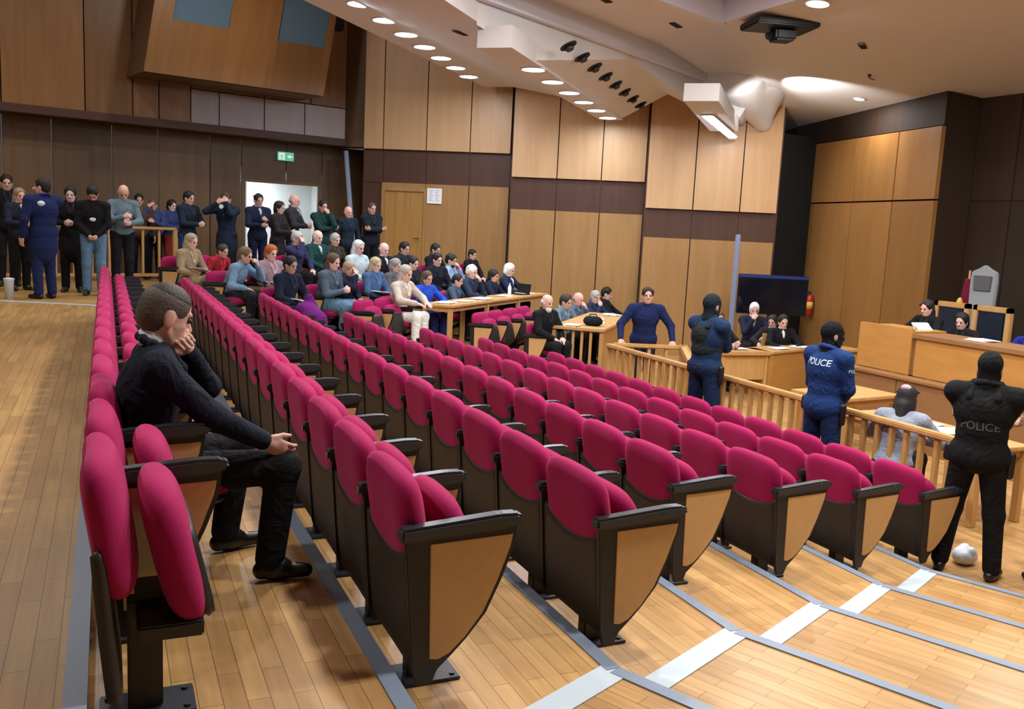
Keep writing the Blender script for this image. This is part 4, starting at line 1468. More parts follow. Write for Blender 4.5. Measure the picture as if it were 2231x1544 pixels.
for (lab, xy, face, h, arms, top, lg, hair, sk, shirt) in ST:
    hd = (0, 8)
    if 'bowed' in lab:
        hd = (0, 48)
    elif 'looking down' in lab:
        hd = (-6, 34)
    STO.append(person(lab, xy, F0, face, False, h, arms=arms, top=top, leg=('trousers', lg), hair=hair, skin=sk, shirt=shirt, head=hd, ln=8 if hd[1] > 30 else 2, res=.0135))
# things they wear and hold
R_, I_ = STO[3]
I_['mk']([el(I_['P0'] + I_['u'] * .25 + np.array([.125, 0, 0]), (.03, .05, .035))], 'chest_print', cloth((.75, .75, .78)), .02)
R_, I_ = STO[4]
I_['mk']([el(I_['P0'] + I_['u'] * .20 + np.array([.14, .03, 0]), (.02, .045, .055))], 'badge', cloth((.75, .78, .86)), .02)
R_, I_ = STO[1]
I_['mk']([el(I_['P0'] + I_['u'] * .42 + np.array([.14, .07, 0]), (.02, .045, .05))], 'badge', cloth((.85, .87, .9)), .02)
R_, I_ = STO[12]
I_['mk']([el(I_['P0'] + I_['u'] * .34 + np.array([-.21, 0, 0]), (.10, .15, .20))], 'rucksack', cloth((.05, .045, .035)), .03)
px, py = 1.93, 17.12
t = tag(empty('camera', (px, py, F0 + 1.47), rad(-118)), 'black camera with its white flash put into the lens colour, held by the photographer', 'camera')
mb = MB()
mb.box(-.045, .03, -.075, .075, -.05, .05, .012)
mb.box(-.03, .02, -.03, .03, .045, .08, .01)
build(mb, 'camera_body', M_BLACK, t)
mb = MB()
mb.tube([(.02, 0, 0), (.11, 0, 0)], .043, 16)
build(mb, 'lens_barrel', M_BLACK, t, True)
mb = MB()
mb.tube([(.108, 0, 0), (.114, 0, 0)], .040, 16)
build(mb, 'lens_glass', nmat('flash_white', (.75, .8, .9), .2), t)  # white of the camera flash put into the lens glass colour

# ---- seated public in the far block: (row, x, y, head-top height, turn, lean, arms, top, leg, hair, skin, shirt, label)
SK1, SK2 = (.62, .37, .28), (.72, .44, .36)
SE = [
    (1, 1.21, 14.38, 1.20, 6, 14, ('lap', 'lap'), ('coat', (.30, .22, .13)), ('skirt', (.16, .12, .07)), ('long', (.34, .28, .19)), SK2, None, 'blonde woman in beige coat on the first aisle seat of the far block'),
    (1, 1.72, 14.86, 1.05, 0, 32, ('lap', 'lap'), ('jacket', (.34, .02, .035)), ('trousers', (.012, .012, .014)), ('short', (.05, .03, .02)), SK1, None, 'person in red jacket bent forward beside the blonde woman in beige'),
    (2, 1.90, 13.80, 1.22, 15, 26, ('face', 'lap'), ('shirt', (.16, .27, .40)), ('trousers', (.02, .022, .03)), ('short', (.16, .10, .05)), SK1, None, 'person in pale blue denim shirt leaning forward at the aisle'),
    (2, 2.33, 14.10, 1.26, -12, 6, ('lap', 'lap'), ('coat', (.30, .215, .235)), ('trousers', (.02, .018, .02)), GINGER, SK2, None, 'woman with ginger hair in a long mauve coat'),
    (1, 3.09, 16.01, 1.28, 0, 5, ('lap', 'face'), ('jacket', (.03, .03, .09)), ('trousers', BLK), ('short', (.46, .45, .46)), SK2, (.5, .4, .5), 'grey-haired man in navy beside the bald man in green, far row'),
    (1, 3.52, 16.37, 1.31, -10, 3, ('lap', 'lap'), ('jacket', (.012, .05, .045)), ('trousers', BLK), BALD, (.85, .55, .46), (.7, .7, .72), 'bald man in dark green jacket seated below the bright doorway'),
    (1, 3.92, 16.73, 1.26, -8, 8, ('lap', 'lap'), ('jacket', (.045, .033, .022)), ('trousers', BLK), GREYH, SK2, None, 'grey-haired man in brown jacket, right of the bald man in green'),
    (3, 2.45, 13.16, 1.31, -4, 10, ('lap', 'lap'), ('jacket', (.008, .012, .028)), ('trousers', (.012, .02, .055)), ('short', (.012, .011, .012)), (.45, .27, .2), None, 'black-haired man in dark navy holding white papers by the aisle'),
    (2, 4.08, 15.61, 1.35, -6, 4, ('lap', 'lap'), ('jumper', (.48, .58, .62)), ('trousers', (.05, .06, .12)), ('long', (.62, .60, .58)), SK2, None, 'white-haired woman in pale blue-white jumper'),
    (3, 3.22, 13.83, 1.34, 4, 12, ('phone', 'phone'), ('jacket', (.075, .11, .15)), ('skirt', (.11, .20, .30)), BROWN, SK2, None, 'brown-haired woman in grey-blue jacket and denim skirt using her phone'),
    (3, 3.56, 14.12, 1.21, 4, 12, ('front', 'face'), ('jacket', (.010, .012, .035)), ('trousers', BLK), ('bob', (.38, .27, .16)), SK2, None, 'fair-haired person in dark blue next to the woman in denim skirt'),
    (3, 4.11, 14.59, 1.27, -6, 8, ('lap', 'lap'), ('jacket', (.06, .11, .22)), ('trousers', (.06, .08, .13)), ('long', (.44, .35, .22)), SK2, None, 'blonde woman in denim jacket with white papers on her knees'),
    (2, 4.69, 16.14, 1.31, -14, 3, ('lap', 'lap'), ('jacket', (.012, .012, .016)), ('trousers', BLK), BALD, (.85, .50, .44), (.7, .7, .74), 'bald pink-faced man in black suit with white shirt'),
    (2, 5.23, 16.61, 1.33, -10, 3, ('lap', 'lap'), ('jacket', (.014, .018, .026)), ('trousers', BLK), DARKH, SK1, None, 'dark-haired man in dark jacket seated below the wooden door'),
    (3, 4.60, 15.05, 1.24, 0, 8, ('lap', 'lap'), ('jacket', (.10, .10, .10)), ('trousers', BLK), ('bob', (.28, .25, .22)), SK2, None, 'grey-haired person in grey behind the woman in the cream jacket'),
    (3, 5.02, 15.38, 1.28, -8, 4, ('lap', 'lap'), ('jacket', (.012, .014, .022)), ('trousers', BLK), DARKH, SK2, None, 'dark-haired man in black looking over the shoulder of the woman in blue'),
    (4, 4.40, 13.88, 1.36, -2, 12, ('table', 'table'), ('jacket', (.52, .45, .38)), ('trousers', (.82, .82, .82)), ('long', (.40, .36, .30)), SK2, None, 'woman in cream jacket and white trousers at the left end of the long table'),
    (4, 4.92, 14.33, 1.25, -14, 10, ('table', 'table'), ('jumper', (.02, .07, .50)), ('trousers', (.02, .03, .15)), BROWN, (.5, .3, .22), None, 'brown-haired woman in bright blue jumper at the long table'),
    (2, 6.12, 17.37, 1.30, -6, 6, ('lap', 'lap'), ('jacket', (.008, .010, .014)), ('trousers', BLK), DARKH, SK1, None, 'person in black in the far row right of the wooden door'),
    (3, 5.64, 15.91, 1.34, -20, 4, ('lap', 'lap'), ('jacket', (.010, .012, .02)), ('trousers', BLK), ('short', (.02, .016, .014)), SK2, None, 'dark-haired man in black left of the man in pale blue sleeves'),
    (3, 6.07, 16.28, 1.32, 10, 5, ('chin', 'lap'), ('shirt', (.28, .40, .58)), ('trousers', BLK), DARKH, SK1, None, 'dark-bearded man in pale blue shirt behind the long table'),
    (2, 7.35, 18.42, 1.18, -6, 5, ('lap', 'lap'), ('jacket', (.012, .014, .022)), ('trousers', BLK), DARKH, SK2, None, 'dark-haired man farthest back against the panelled wall'),
    (4, 5.75, 15.04, 1.17, 10, 16, ('table', 'table'), ('jacket', (.05, .08, .13)), ('trousers', BLK), DARKH, SK1, None, 'dark-haired man in slate blue jacket writing at the long table'),
    (4, 6.14, 15.38, 1.33, 0, 8, ('chin', 'table'), ('jacket', (.020, .032, .062)), ('trousers', BLK), WHITEH, SK2, None, 'white-haired man in slate jacket, hand at face, at the long table'),
    (4, 6.83, 15.97, 1.22, 6, 10, ('table', 'table'), ('jacket', (.010, .014, .032)), ('trousers', BLK), ('bob', (.014, .012, .014)), SK1, None, 'black-haired person in navy hunched over the long table'),
    (4, 7.37, 16.44, 1.33, 0, 6, ('table', 'table'), ('jacket', (.014, .022, .055)), ('trousers', BLK), ('bob', (.92, .90, .88)), SK2, (.6, .6, .66), 'person with bright white hair in navy at the far end of the long table'),
    (6, 6.56, 13.07, 1.34, -22, 4, ('lap', 'lap'), ('jacket', (.008, .009, .010)), ('trousers', (.010, .011, .014)), ('fringe', (.7, .68, .66)), SK2, None, 'white-bearded old man in black coat seated left of the baluster desk'),
]
SEO = {}
for (r, x, y, ht, turn, ln_, arms, top, lg, hair, sk, shirt, lab) in SE:
    z = fl(r)
    hh = 1.74 * ht / (1.285 - .0022 * max(0, ln_ - 4) ** 1.25 * .6)
    hh = min(1.90, max(1.50, hh))
    face = math.degrees(FRZ) + turn
    # the pelvis sits a little behind the head when leaning
    back = .10 + .50 * math.sin(rad(ln_))
    d = np.array([math.cos(rad(face)), math.sin(rad(face))])
    pos = np.array([x, y]) - d * back
    SEO[lab] = person(lab, tuple(pos), z, face, True, hh, ln=ln_, head=(0, 12), arms=arms, top=top, leg=lg, hair=hair, skin=sk, shirt=shirt, res=.0135)
    s = lab.split()
    cl = 'magenta folding seat under the ' + ' '.join(s[:7] if len(s) > 7 else s)
    if lab.startswith(('person in red', 'person in pale', 'person in black', 'person with bright')):
        cl = 'magenta folding seat under the ' + ' '.join(s[:6])
    chair(tuple(pos - np.array([math.cos(FRZ), math.sin(FRZ)]) * .225), z, FRZ, cl, 'magenta seats of the far block', down=True)
R_, I_ = SEO['white-bearded old man in black coat seated left of the baluster desk']
I_['mk']([el(I_['q'](.055, 0, -.105), (.05, .055, .06), I_['Rh'])], 'beard', hairm((.72, .70, .68)), .02)
R_, I_ = SEO['dark-bearded man in pale blue shirt behind the long table']
I_['mk']([el(I_['q'](.052, 0, -.095), (.042, .055, .05), I_['Rh'])], 'beard', hairm((.02, .016, .014)), .02)

# lawyers behind the baluster desk, court clerks at the far desk, judges on the bench
OT = [
    ('man in grey-blue jacket with dark hair, leftmost behind the baluster desk', (7.68, 14.6), .0, -60, True, 1.40, 14, ('table', 'table'), ('jacket', (.13, .19, .25)), ('short', (.03, .024, .022)), SK1),
    ('bald man behind the baluster desk, between the grey-blue jacket and the grey-haired man', (8.40, 15.42), .0, -60, True, 1.37, 8, ('chin', 'table'), ('jacket', (.10, .12, .17)), BALD, PINKSK),
    ('grey-haired man in navy behind the baluster desk', (9.12, 16.05), .0, -70, True, 1.36, 10, ('table', 'chin'), ('jacket', (.02, .03, .07)), GREYH, SK2),
    ('dark-haired man in black at the back of the baluster desk', (9.72, 16.6), .0, -40, True, 1.40, 6, ('table', 'table'), ('jacket', BLK), DARKH, SK2),
    ('pale-faced clerk mostly hidden behind the masked officer in the black vest', (9.85, 12.92), .0, -100, True, 1.27, 4, ('table', 'table'), ('jacket', (.02, .02, .025)), BROWN, SK2),
    ('black-haired clerk with both hands raised to the face', (9.47, 12.35), .0, -105, True, 1.20, 18, ('face', 'face'), ('jacket', BLK), ('bob', (.010, .009, .009)), SK1),
    ('white-haired clerk in dark suit in front of the television', (11.2, 13.68), .0, -120, True, 1.36, 10, ('table', 'chin'), ('jacket', (.016, .02, .04)), WHITEH, SK2),
    ('dark-haired clerk leaning in beside the white-haired clerk', (11.0, 12.95), .0, -150, True, 1.20, 14, ('table', 'table'), ('jacket', (.02, .018, .018)), ('bob', (.02, .014, .012)), SK1),
    ('dark-haired woman in white top and black jacket at the right of the clerks', (10.74, 12.3), .0, -110, True, 1.28, 6, ('table', 'table'), ('jacket', BLK), ('long', (.012, .011, .010)), SK2),
    ('judge with dark hair and black robe at the left end of the bench', (10.55, 9.25), .62, 180, True, 1.20, 12, ('table', 'table'), ('jacket', BLK), ('long', (.018, .013, .012)), SK2),
    ('judge with dark hair reading white papers on the bench', (10.6, 8.68), .52, 195, True, 1.17, 16, ('table', 'table'), ('jacket', (.010, .010, .012)), ('bob', (.010, .009, .009)), SK2),
    ('person in royal blue on the bench at the right edge', (10.6, 7.66), .52, 180, True, 1.20, 8, ('table', 'table'), ('jacket', (.012, .02, .22)), ('short', (.45, .40, .34)), SK2),
    ('person with long dark hair at the papers table, back to the camera', (6.98, 6.18), .0, 25, True, 1.25, 20, ('table', 'table'), ('jumper', (.26, .30, .38)), ('long', (.018, .017, .018)), SK2),
]
OTO = {}
for (lab, xy, z, face, seat, ht, ln_, arms, top, hair, sk) in OT:
    hh = min(1.92, max(1.5, 1.74 * ht / (1.285 - .0014 * max(0, ln_ - 4) ** 1.25)))
    d = np.array([math.cos(rad(face)), math.sin(rad(face))])
    pos = np.array(xy) - d * (.10 + .5 * math.sin(rad(ln_)))
    OTO[lab] = (person(lab, tuple(pos), z, face, True, hh, ln=ln_, head=(0, 12), arms=arms, top=top, leg=('trousers', (.014, .014, .018)), hair=hair, skin=sk, res=.0125,
                       shirt=(.75, .74, .70) if 'white top' in lab or 'white-haired clerk' in lab else None), pos, face, z)
R_, I_ = OTO['person with long dark hair at the papers table, back to the camera'][0]
I_['mk']([el(I_['q'](-.07, .0, .085), (.05, .05, .035), I_['Rh'])], 'hair_clip', cloth((.62, .36, .40)), .02)
# ------------------------------------------------------------------ empty seats of the far block that show between the people
for i, b in enumerate((-3.33, -2.78)):
    far_chair(10.27, b, 4, 'empty magenta seat, %s of the pair left of the cream-jacketed woman' % ('left' if i == 0 else 'right'), far=(i == 1))
for i in range(4):
    far_chair(8.98, -1.94 + i * .55, 5, 'empty magenta seat in front of the long table, %s from the left' % ORD[i], far=(i == 3))


# ------------------------------------------------------------------ railings
def railing(name, label, pts, z0, h, step=.17, bw=.024, end_w=.045, cat='railing', group=None):
    t = tag(empty(name, (pts[0][0], pts[0][1], z0)), label, cat, group)
    o = np.array(pts[0])
    for a, b in zip(pts[:-1], pts[1:]):
        a, b = np.array(a) - o, np.array(b) - o
        L = np.linalg.norm(b - a)
        rz = math.atan2(*(b - a)[::-1])
        M = Matrix.Translation((a[0], a[1], 0)) @ Matrix.Rotation(rz, 4, 'Z')
        build(MB().box(-.03, L + .03, -.05, .05, h - .055, h, .012, 2, M), 'top_rail', M_OAK, t)
        build(MB().box(0, L, -.025, .025, .08, .14, .006, 2, M), 'bottom_rail', M_OAK, t)
        n = max(1, int(round(L / step)))
        for i in range(n + 1):
            x = L * i / n
            w = end_w if i in (0, n) else bw
            build(MB().box(x - w, x + w, -w, w, .0 if w == end_w else .13, h - .05, .005, 2, M), 'post' if w == end_w else 'baluster', M_OAK, t)
    return t


railing('front_railing', 'long light oak railing with balusters between the seats and the court floor', [(6.66, 5.36), (6.66, 11.3)], 0, .95)
railing('dock_railing', 'three-sided oak dock railing under the hands of the bareheaded officer', [(6.80, 11.36), (7.74, 10.98), (6.80, 9.42)], 0, .95, .24)
railing('rear_balustrade', 'pale oak balustrade on the walkway behind the standing crowd', [(-2.9, 17.55), (1.22, 18.9)], fl(0), 1.03, .30, .022)


# ------------------------------------------------------------------ tables and desks
def table(name, label, p, rz, L, Wd, z0, h, legs, mat=M_OAK, apron=.07, cat='table'):
    t = tag(empty(name, (p[0], p[1], z0), rz), label, cat)
    build(MB().box(0, L, 0, Wd, h - .04, h, .006), 'tabletop', mat, t)
    build(MB().box(.04, L - .04, .05, Wd - .05, h - .04 - apron, h - .038), 'apron', mat, t)
    for x in legs:
        for y in (.06, Wd - .06):
            build(MB().box(x - .035, x + .035, y - .035, y + .035, 0.001, h - .04, .005), 'leg', mat, t)
    return t


table('long_table', 'long light oak table in front of the writing people', (5.0, 13.43), math.atan2(.671, .741), 4.2, .58, fl(4), .76, (.06, 1.42, 2.78, 4.14))
# desk with balusters at its near end
bd = tag(empty('baluster_desk', (7.28, 12.57, 0), math.atan2(.75, .66)), 'oak desk with balusters on its near end and a solid long side', 'desk')
build(MB().box(-.04, 2.9, -.03, .86, .95, 1.0, .008), 'desktop', M_OAK, bd)
build(MB().box(.06, 2.86, 0, .03, .0, .95), 'side_panel', M_BENCH, bd)
build(MB().box(-.01, .06, -.02, .05, .0, .95, .004), 'corner_post', M_OAK, bd)
build(MB().box(-.01, .06, .78, .85, .18, .95, .004), 'corner_post', M_OAK, bd)
build(MB().box(.0, .05, .04, .80, .20, .26, .004), 'bottom_rail', M_OAK, bd)
for i in range(4):
    y = .05 + .73 * (i + 1) / 5
    build(MB().box(.005, .045, y - .022, y + .022, .24, .95, .004), 'baluster', M_OAK, bd)

# clerks' desks
t = tag(empty('clerk_desk', (9.02, 11.70, 0), math.atan2(-.10, .83)), 'light oak clerk desk with a thick top behind the masked officer', 'desk')
build(MB().box(-.03, .87, -.04, .45, .68, .75, .012), 'desktop', M_OAK, t)
build(MB().box(.02, .80, .02, .05, .28, .68), 'modesty_panel', M_OAK, t)
build(MB().box(.0, .05, .0, .44, 0, .68, .004), 'end_panel', M_OAK, t)
build(MB().box(.79, .84, .0, .44, 0, .68, .004), 'end_panel', M_OAK, t)
t = tag(empty('clerk_desk', (9.9, 11.54, 0), math.atan2(.38, 1.2)), 'orange veneered clerk desk with solid front, right of the light oak one', 'desk')
build(MB().box(-.03, 1.30, -.03, .55, .71, .75, .006), 'desktop', M_OAK, t)
build(MB().box(.0, 1.27, .0, .03, 0, .71), 'front_panel', M_BENCH, t)
build(MB().box(.0, .03, .03, .52, 0, .71), 'end_panel', M_BENCH, t)
build(MB().box(1.24, 1.27, .03, .52, 0, .71), 'end_panel', M_BENCH, t)
t = tag(empty('wooden_lectern', (10.6, 10.66, 0)), 'small orange wooden lectern between the clerks and the bench', 'lectern')
build(MB().box(0, .34, 0, .40, 0, .86, .006), 'lectern_body', M_BENCH, t)
build(MB().box(-.03, .37, -.03, .43, .86, .90, .006), 'lectern_top', M_BENCH, t)
# tables behind the front railing
table('papers_table', 'oak table with papers in front of the long-haired person', (7.24, 5.55), 0, .72, 1.75, 0, .75, (.06, .66))
table('low_side_table', 'oak side table with a pale edge in front of the brown dais', (7.75, 7.85), rad(6), 1.15, .72, 0, .75, (.06, 1.09))

# judges' bench on its dais
bt = tag(empty('judges_bench', (9.5, 9.36, 0)), 'long orange veneered bench of the judges on a brown base', 'bench')


def bb(name, x0, x1, y0, y1, z0, z1, mat, bev=.004):
    return build(MB().box(x0, x1, y0, y1, z0, z1, bev), name, mat, bt)


for i, (y0, y1) in enumerate(((-.92, 0), (-2.3, -.93), (-3.9, -2.31), (-5.6, -3.91), (-7.4, -5.61))):
    bb('base_panel', -.22, -.02, y0, y1, 0, .86, M_DAIS)
bb('base_ledge', -.25, .0, -7.4, .01, .86, .895, M_DAIS)
bb('left_front_panel', .0, .05, -.90, .0, .90, 1.50, M_BENCH)
bb('left_top', .05, .62, -.90, .0, 1.42, 1.47, M_BENCH)
bb('gap_post', .03, .10, -.95, -.91, .90, 1.42, M_DAIS)
for y0, y1 in ((-2.6, -.97), (-4.3, -2.61), (-6, -4.31), (-7.4, -6.01)):
    bb('front_panel', .0, .05, y0, y1, .90, 1.39, M_BENCH)
bb('bench_top', -.03, .62, -7.4, -.93, 1.39, 1.445, M_DAIS)
bb('end_panel', .05, .62, -.03, .0, .0, 1.42, M_BENCH)
mb = MB()
mb.box(9.52, 13.7, 2.0, 9.30, 0.0, .50)
struct('floor', mb.me('dais'), M_DAIS)


def judge_chair(y, label, x=11.02):
    t = tag(empty('judge_chair', (x, y, .50)), label, 'chair', 'chairs of the judges')
    build(MB().box(-.28, .22, -.26, .26, .40, .48, .03), 'seat', M_LEATH, t)
    build(MB().box(.20, .27, -.215, .215, .50, 1.20, .02), 'back_cushion', M_LEATH, t)
    mb = MB()
    mb.box(.20, .28, -.30, -.22, .0, 1.28, .01)
    mb.box(.20, .28, .22, .30, .0, 1.28, .01)
    mb.box(.20, .28, -.30, .30, 1.20, 1.28, .01)
    build(mb, 'back_frame', M_OAK, t)
    for sy in (-.27, .27):
        build(MB().box(-.26, -.20, sy - .03, sy + .03, 0, .62, .006), 'leg', M_OAK, t)
        build(MB().box(-.27, .24, sy - .035, sy + .035, .62, .66, .01), 'armrest', M_OAK, t)
    return t


judge_chair(9.43, 'oak-framed chair with dark leather back behind the leftmost judge', 11.1)
judge_chair(8.76, 'oak-framed chair with dark leather back behind the judge reading papers', 11.1)
judge_chair(7.66, 'oak-framed chair behind the person in royal blue', 11.05)
t = tag(empty('high_backed_throne', (12.45, 9.86, .5)), 'tall pale grey high-backed chair with crest behind the bench', 'chair')
mb = MB()
mb.prism([(-.20, .5), (.20, .5), (.235, 1.55), (.22, 1.72), (.12, 1.76), (0, 1.83), (-.12, 1.76), (-.22, 1.72), (-.235, 1.55)], 0, .07, 'x', .015)
build(mb, 'back_frame', M_GREYUP, t)
mb = MB()
mb.prism([(-.15, 1.42), (.15, 1.42), (.165, 1.66), (-.165, 1.66)], -.02, .03, 'x', .01)
build(mb, 'dark_headrest', M_DGREYUP, t)
build(MB().box(-.5, .02, -.25, .25, .38, .50, .03), 'seat', M_GREYUP, t)
for sx in (-.45, .02):
    for sy in (-.21, .21):
        build(MB().box(sx - .03, sx + .03, sy - .03, sy + .03, 0, .40), 'leg', M_GREYUP, t)
# flag-like cloth beside the throne
t = tag(empty('furled_flag', (12.75, 10.35, .5)), 'furled dark red and gold flag on a pole left of the pale throne', 'flag')
build(MB().tube([(0, 0, 0), (0, 0, 1.72)], .018, 10), 'flag_pole', M_OAK, t)
o = link('flag_cloth', sdf_mesh([rc((0, .02, 1.55), (0, .04, .75), .05, .13), rc((0, -.05, 1.45), (.03, -.06, .8), .04, .07)], .02, 'flag_cloth', .05), cloth((.16, .01, .035)), t)
link('gold_emblem', sdf_mesh([el((-.10, .05, 1.16), (.04, .06, .12))], .015, 'gold_emblem', .02), M_YEL, t)


# wooden chairs for the clerks, lawyers and the long-haired person
def wooden_chair(xy, z, face, label, stool=False):
    t = tag(empty('wooden_stool' if stool else 'wooden_chair', (xy[0], xy[1], z + .001), rad(face)), label, 'stool' if stool else 'chair', None if stool else 'wooden chairs on the court floor')
    build(MB().box(-.20, .24, -.22, .22, .385, .42, .012), 'seat', M_OAK, t)
    if not stool:
        build(MB().box(-.235, -.205, -.20, .20, .62, .90, .01), 'backrest', M_OAK, t)
    bh = .39 if stool else .9
    for sx, sy, h in ((-.22, -.2, bh), (-.22, .2, bh), (.21, -.2, .39), (.21, .2, .39)):
        build(MB().box(sx - .02, sx + .02, sy - .02, sy + .02, 0, h, .004), 'leg', M_OAK, t)
    return t


WC = {}
for lab, (pp_, pos, face, z) in OTO.items():
    if 'bench' in lab:
        continue
    wooden_chair(tuple(pos - np.array([math.cos(rad(face)), math.sin(rad(face))]) * .04), z, face, 'wooden %s under the ' % ('stool' if 'long dark hair' in lab else 'chair') + ' '.join(lab.replace(',', '').split()[:9]), 'long dark hair' in lab)

# ------------------------------------------------------------------ television, extinguisher, papers, small things
tc = np.array([12.0, 14.17])
t = tag(empty('television', (tc[0], tc[1], 0), math.atan2(-.58, 1.26)), 'large black flat television on a stand behind the clerks', 'television')
build(MB().box(-.69, .69, -.03, .04, 1.09, 1.87, .012), 'tv_frame', M_BLACK, t)
build(MB().box(-.67, .67, -.034, -.028, 1.11, 1.80), 'screen', M_SCREEN, t)
build(MB().box(-.685, .685, -.035, -.02, 1.805, 1.862, .004), 'top_bezel', nmat('blue_gloss', (.03, .05, .22), .2), t)
build(MB().box(-.06, .06, .0, .06, .05, 1.12, .01), 'stand_pole', M_STEEL, t)
build(MB().box(-.4, .4, -.28, .30, .0, .05, .015), 'stand_base', M_STEEL, t)
t = tag(empty('loudspeaker_column', (11.36, 14.56, 0), math.atan2(-.58, 1.26)), 'slim blue-grey column standing at the left of the television', 'column speaker')
build(MB().box(-.045, .045, -.04, .04, .03, 2.63, .012), 'column_body', M_BLUEGREY, t)
build(MB().box(-.16, .16, -.16, .16, 0, .03, .008), 'column_base', M_STEEL, t)
q = TP + TE * 3.55 + TN * .17
t = tag(empty('fire_extinguisher', (q[0] - .02, q[1], 1.0)), 'red fire extinguisher with yellow label on the amber wall', 'fire extinguisher')
build(MB().lathe([(.06, 0), (.078, .02), (.078, .36), (.055, .42), (.025, .44)], n=18), 'cylinder', M_RED, t, True)
build(MB().lathe([(.0795, .14), (.0795, .29)], n=18), 'label_band', M_YEL, t, True)
mb = MB()
mb.tube([(0, 0, .43), (0, 0, .50)], .018)
mb.box(-.06, .02, -.012, .012, .49, .505)
mb.tube([(0, .03, .47), (-.02, .09, .42), (-.02, .095, .2)], .011)
build(mb, 'valve_and_hose', M_BLACK, t)
build(MB().box(.06, .10, -.03, .03, .12, .3), 'wall_bracket', M_STEEL, t)


def paper(x, y, z, rz, label, n=1, w=.21, h=.297, group=None, tilt=0.0, col=None):
    rnd = random.Random(int(x * 991 + y * 77))
    t = tag(empty('paper_sheets', (x, y, z), rad(rz)), label, 'papers', group)
    for i in range(n):
        m = Matrix.Translation((rnd.uniform(-.04, .04), rnd.uniform(-.04, .04), .003 + i * .006)) @ Matrix.Rotation(rad(rnd.uniform(-14, 14)), 4, 'Z') @ Matrix.Rotation(rad(tilt), 4, 'Y')
        build(MB().box(-h / 2, h / 2, -w / 2, w / 2, -.002, .003, 0, 1, m), 'sheet', col or M_PAPER, t)
    return t


TB = lambda u, v: np.array([5.0, 13.43]) + u * np.array([.741, .671]) + v * np.array([-.671, .741])
for (u, v, lab, n) in ((.35, .30, 'white papers at the left end of the long table by the cream jacket', 3), (.95, .28, 'white papers in front of the woman in blue', 2), (1.62, .25, 'large white document stack at the middle of the long table', 4), (2.7, .3, 'white papers in front of the hunched black-haired person', 2), (3.55, .28, 'white papers at the far right of the long table', 3)):
    p = TB(u, v)
    paper(p[0], p[1], fl(4) + .762, 42, lab, n, .25, .34)
p = TB(3.0, .34)
t = tag(empty('water_bottle', (p[0], p[1], fl(4) + .762)), 'white plastic water bottle on the far part of the long table', 'bottle')
build(MB().lathe([(.032, 0), (.034, .01), (.034, .15), (.014, .19), (.014, .205)], n=14), 'bottle_body', nmat('bottle_white', (.8, .85, .9), .2), t, True)
build(MB().lathe([(.016, .205), (.016, .228)], n=12), 'cap', M_BLUEGREY, t, True)
p = TB(3.35, .30)
t = tag(empty('laptop', (p[0], p[1], fl(4) + .762), rad(200)), 'open black laptop at the far end of the long table', 'laptop')
build(MB().box(-.12, .12, -.17, .17, 0, .016, .004), 'keyboard_base', M_BLACK, t)
build(MB().box(-.13, -.118, -.17, .17, .01, .23, .004, 2, Matrix.Rotation(rad(-12), 4, 'Y')), 'laptop_lid', M_BLACK, t)
DBK = lambda u, v: np.array([7.28, 12.57]) + u * np.array([.66, .75]) + v * np.array([-.75, .66])
for (u, v, lab, n) in ((.25, .55, 'pinkish white papers at the near left corner of the baluster desk', 3), (.95, .30, 'white papers right of the black bag', 3), (1.6, .45, 'white papers in the middle of the baluster desk', 3), (2.5, .35, 'stack of white folders at the back of the baluster desk', 5)):
    p = DBK(u, v)
    paper(p[0], p[1], 1.002, 50 + u * 9, lab, n)
p = DBK(.42, .26)
t = tag(empty('black_bag', (p[0], p[1], 1.002), rad(40)), 'small black bag on the near end of the baluster desk', 'bag')
link('bag_body', sdf_mesh([el((0, 0, .07), (.11, .17, .085)), rc((0, -.1, .1), (0, .1, .1), .05, .05)], .012, 'bag_body', .03, [], [((0, 0, 0), (0, 0, -1))]), cloth((.006, .009, .012)), t)
build(MB().tube([(0, -.08, .13), (0, -.05, .19), (0, .05, .19), (0, .08, .13)], .010), 'bag_handle', M_BLACK, t)
for (x, y, rz, lab, n) in ((7.60, 6.55, 20, 'blue-white papers at the left of the papers table', 3), (7.62, 6.18, -15, 'large white sheets in the middle of the papers table', 4), (7.55, 5.85, 8, 'white papers at the right end of the papers table', 3)):
    paper(x, y, .752, rz, lab, n, .26, .36)
paper(9.45, 11.9, .752, 5, 'white papers on the light oak clerk desk', 3)
paper(10.3, 11.88, .752, 20, 'white papers at the left of the orange clerk desk', 3)
paper(10.85, 12.02, .752, 30, 'white papers in front of the woman in white top', 3)
paper(9.93, 8.65, 1.447, 80, 'white papers held up by the reading judge', 3, .24, .30, None, -38)
paper(9.85, 7.72, 1.447, 80, 'white papers on the bench at the right edge', 3)
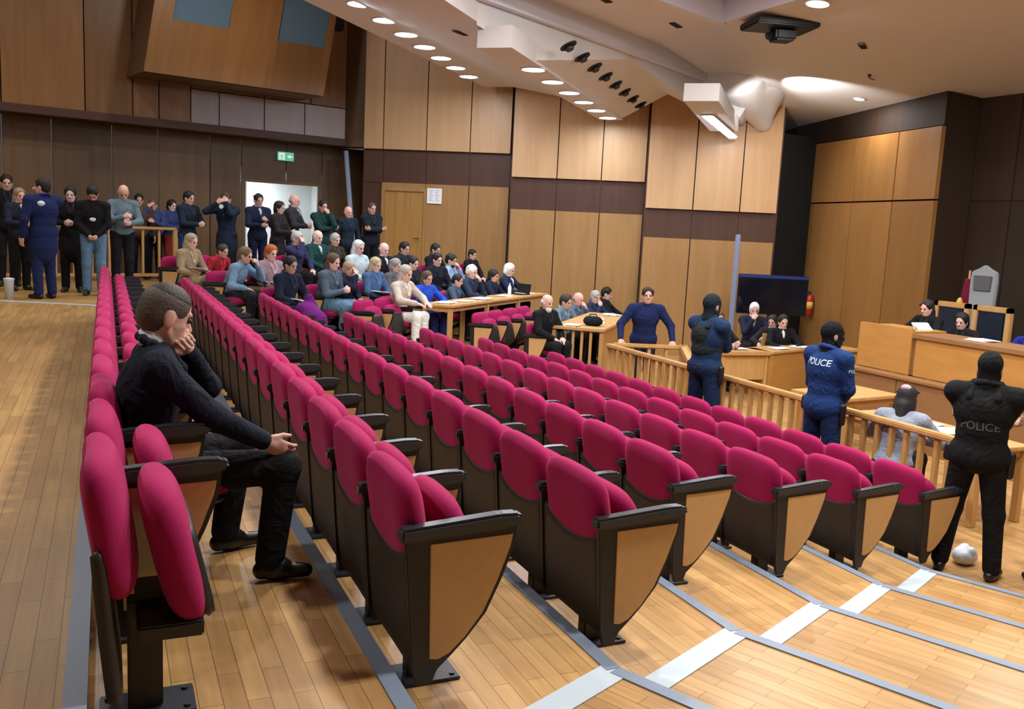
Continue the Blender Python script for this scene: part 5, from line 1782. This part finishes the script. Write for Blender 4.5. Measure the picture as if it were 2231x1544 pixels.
for lab, who in (('white papers on the knees of the black-haired man in navy', 'black-haired man in dark navy holding white papers by the aisle'), ('wide white papers on the knees of the woman in denim jacket', 'blonde woman in denim jacket with white papers on her knees'),
                 ('white sheet on the lap of the ginger-haired woman', 'woman with ginger hair in a long mauve coat'), ('light sheets on the lap of the beige-coated woman', 'blonde woman in beige coat on the first aisle seat of the far block')):
    ro = SEO[who][0]
    f = ro.rotation_euler[2]
    big = 'denim' in lab
    paper(ro.location.x + .33 * math.cos(f), ro.location.y + .33 * math.sin(f), ro.location.z + .665, math.degrees(f) + 90, lab, 3 if big else 2, .30 if big else .22, .46 if big else .3, None, 14)
# purple coat over a seat, paper cup, clear plastic bag
t = tag(empty('purple_coat', (2.35, 11.42, fl(3) + .40)), 'purple coat heaped over a seat at the far end of third row', 'coat')
link('coat_cloth', sdf_mesh([el((0, .0, .20), (.16, .22, .18)), rc((.02, .15, .34), (.0, .10, .46), .10, .05), rc((.05, -.2, .2), (.1, -.3, -.02), .12, .07), el((-.08, .05, .32), (.10, .12, .08))], .018, 'coat_cloth', .07), cloth((.12, .008, .14)), t)
t = tag(empty('paper_cup', (-1.28, 14.68, fl(0) + .001)), 'pale blue-white tall cup on the walkway at the left edge', 'cup')
mb = MB()
mb.lathe([(.052, 0), (.068, .26), (.072, .265), (.072, .275)], n=20)
build(mb, 'cup_body', nmat('cup_white', (.68, .76, .86), .5), t, True)
build(MB().lathe([(.074, .275), (.074, .287), (.04, .295)], n=20), 'lid', nmat('cup_white', (.68, .76, .86), .5), t, True)
t = tag(empty('plastic_bag', (6.40, 4.93, .001)), 'crumpled clear plastic bag on the floor between the legs of the officer in black', 'plastic bag')
link('bag_film', sdf_mesh([el((0, 0, .07), (.11, .09, .08)), el((.05, .05, .09), (.06, .05, .06)), el((-.06, -.04, .08), (.06, .05, .05)), el((.0, -.05, .12), (.05, .04, .04))], .01, 'bag_film', .015, [], [((0, 0, 0), (0, 0, -1))]), nmat('bag_film_white', (.62, .68, .76), .25), t)
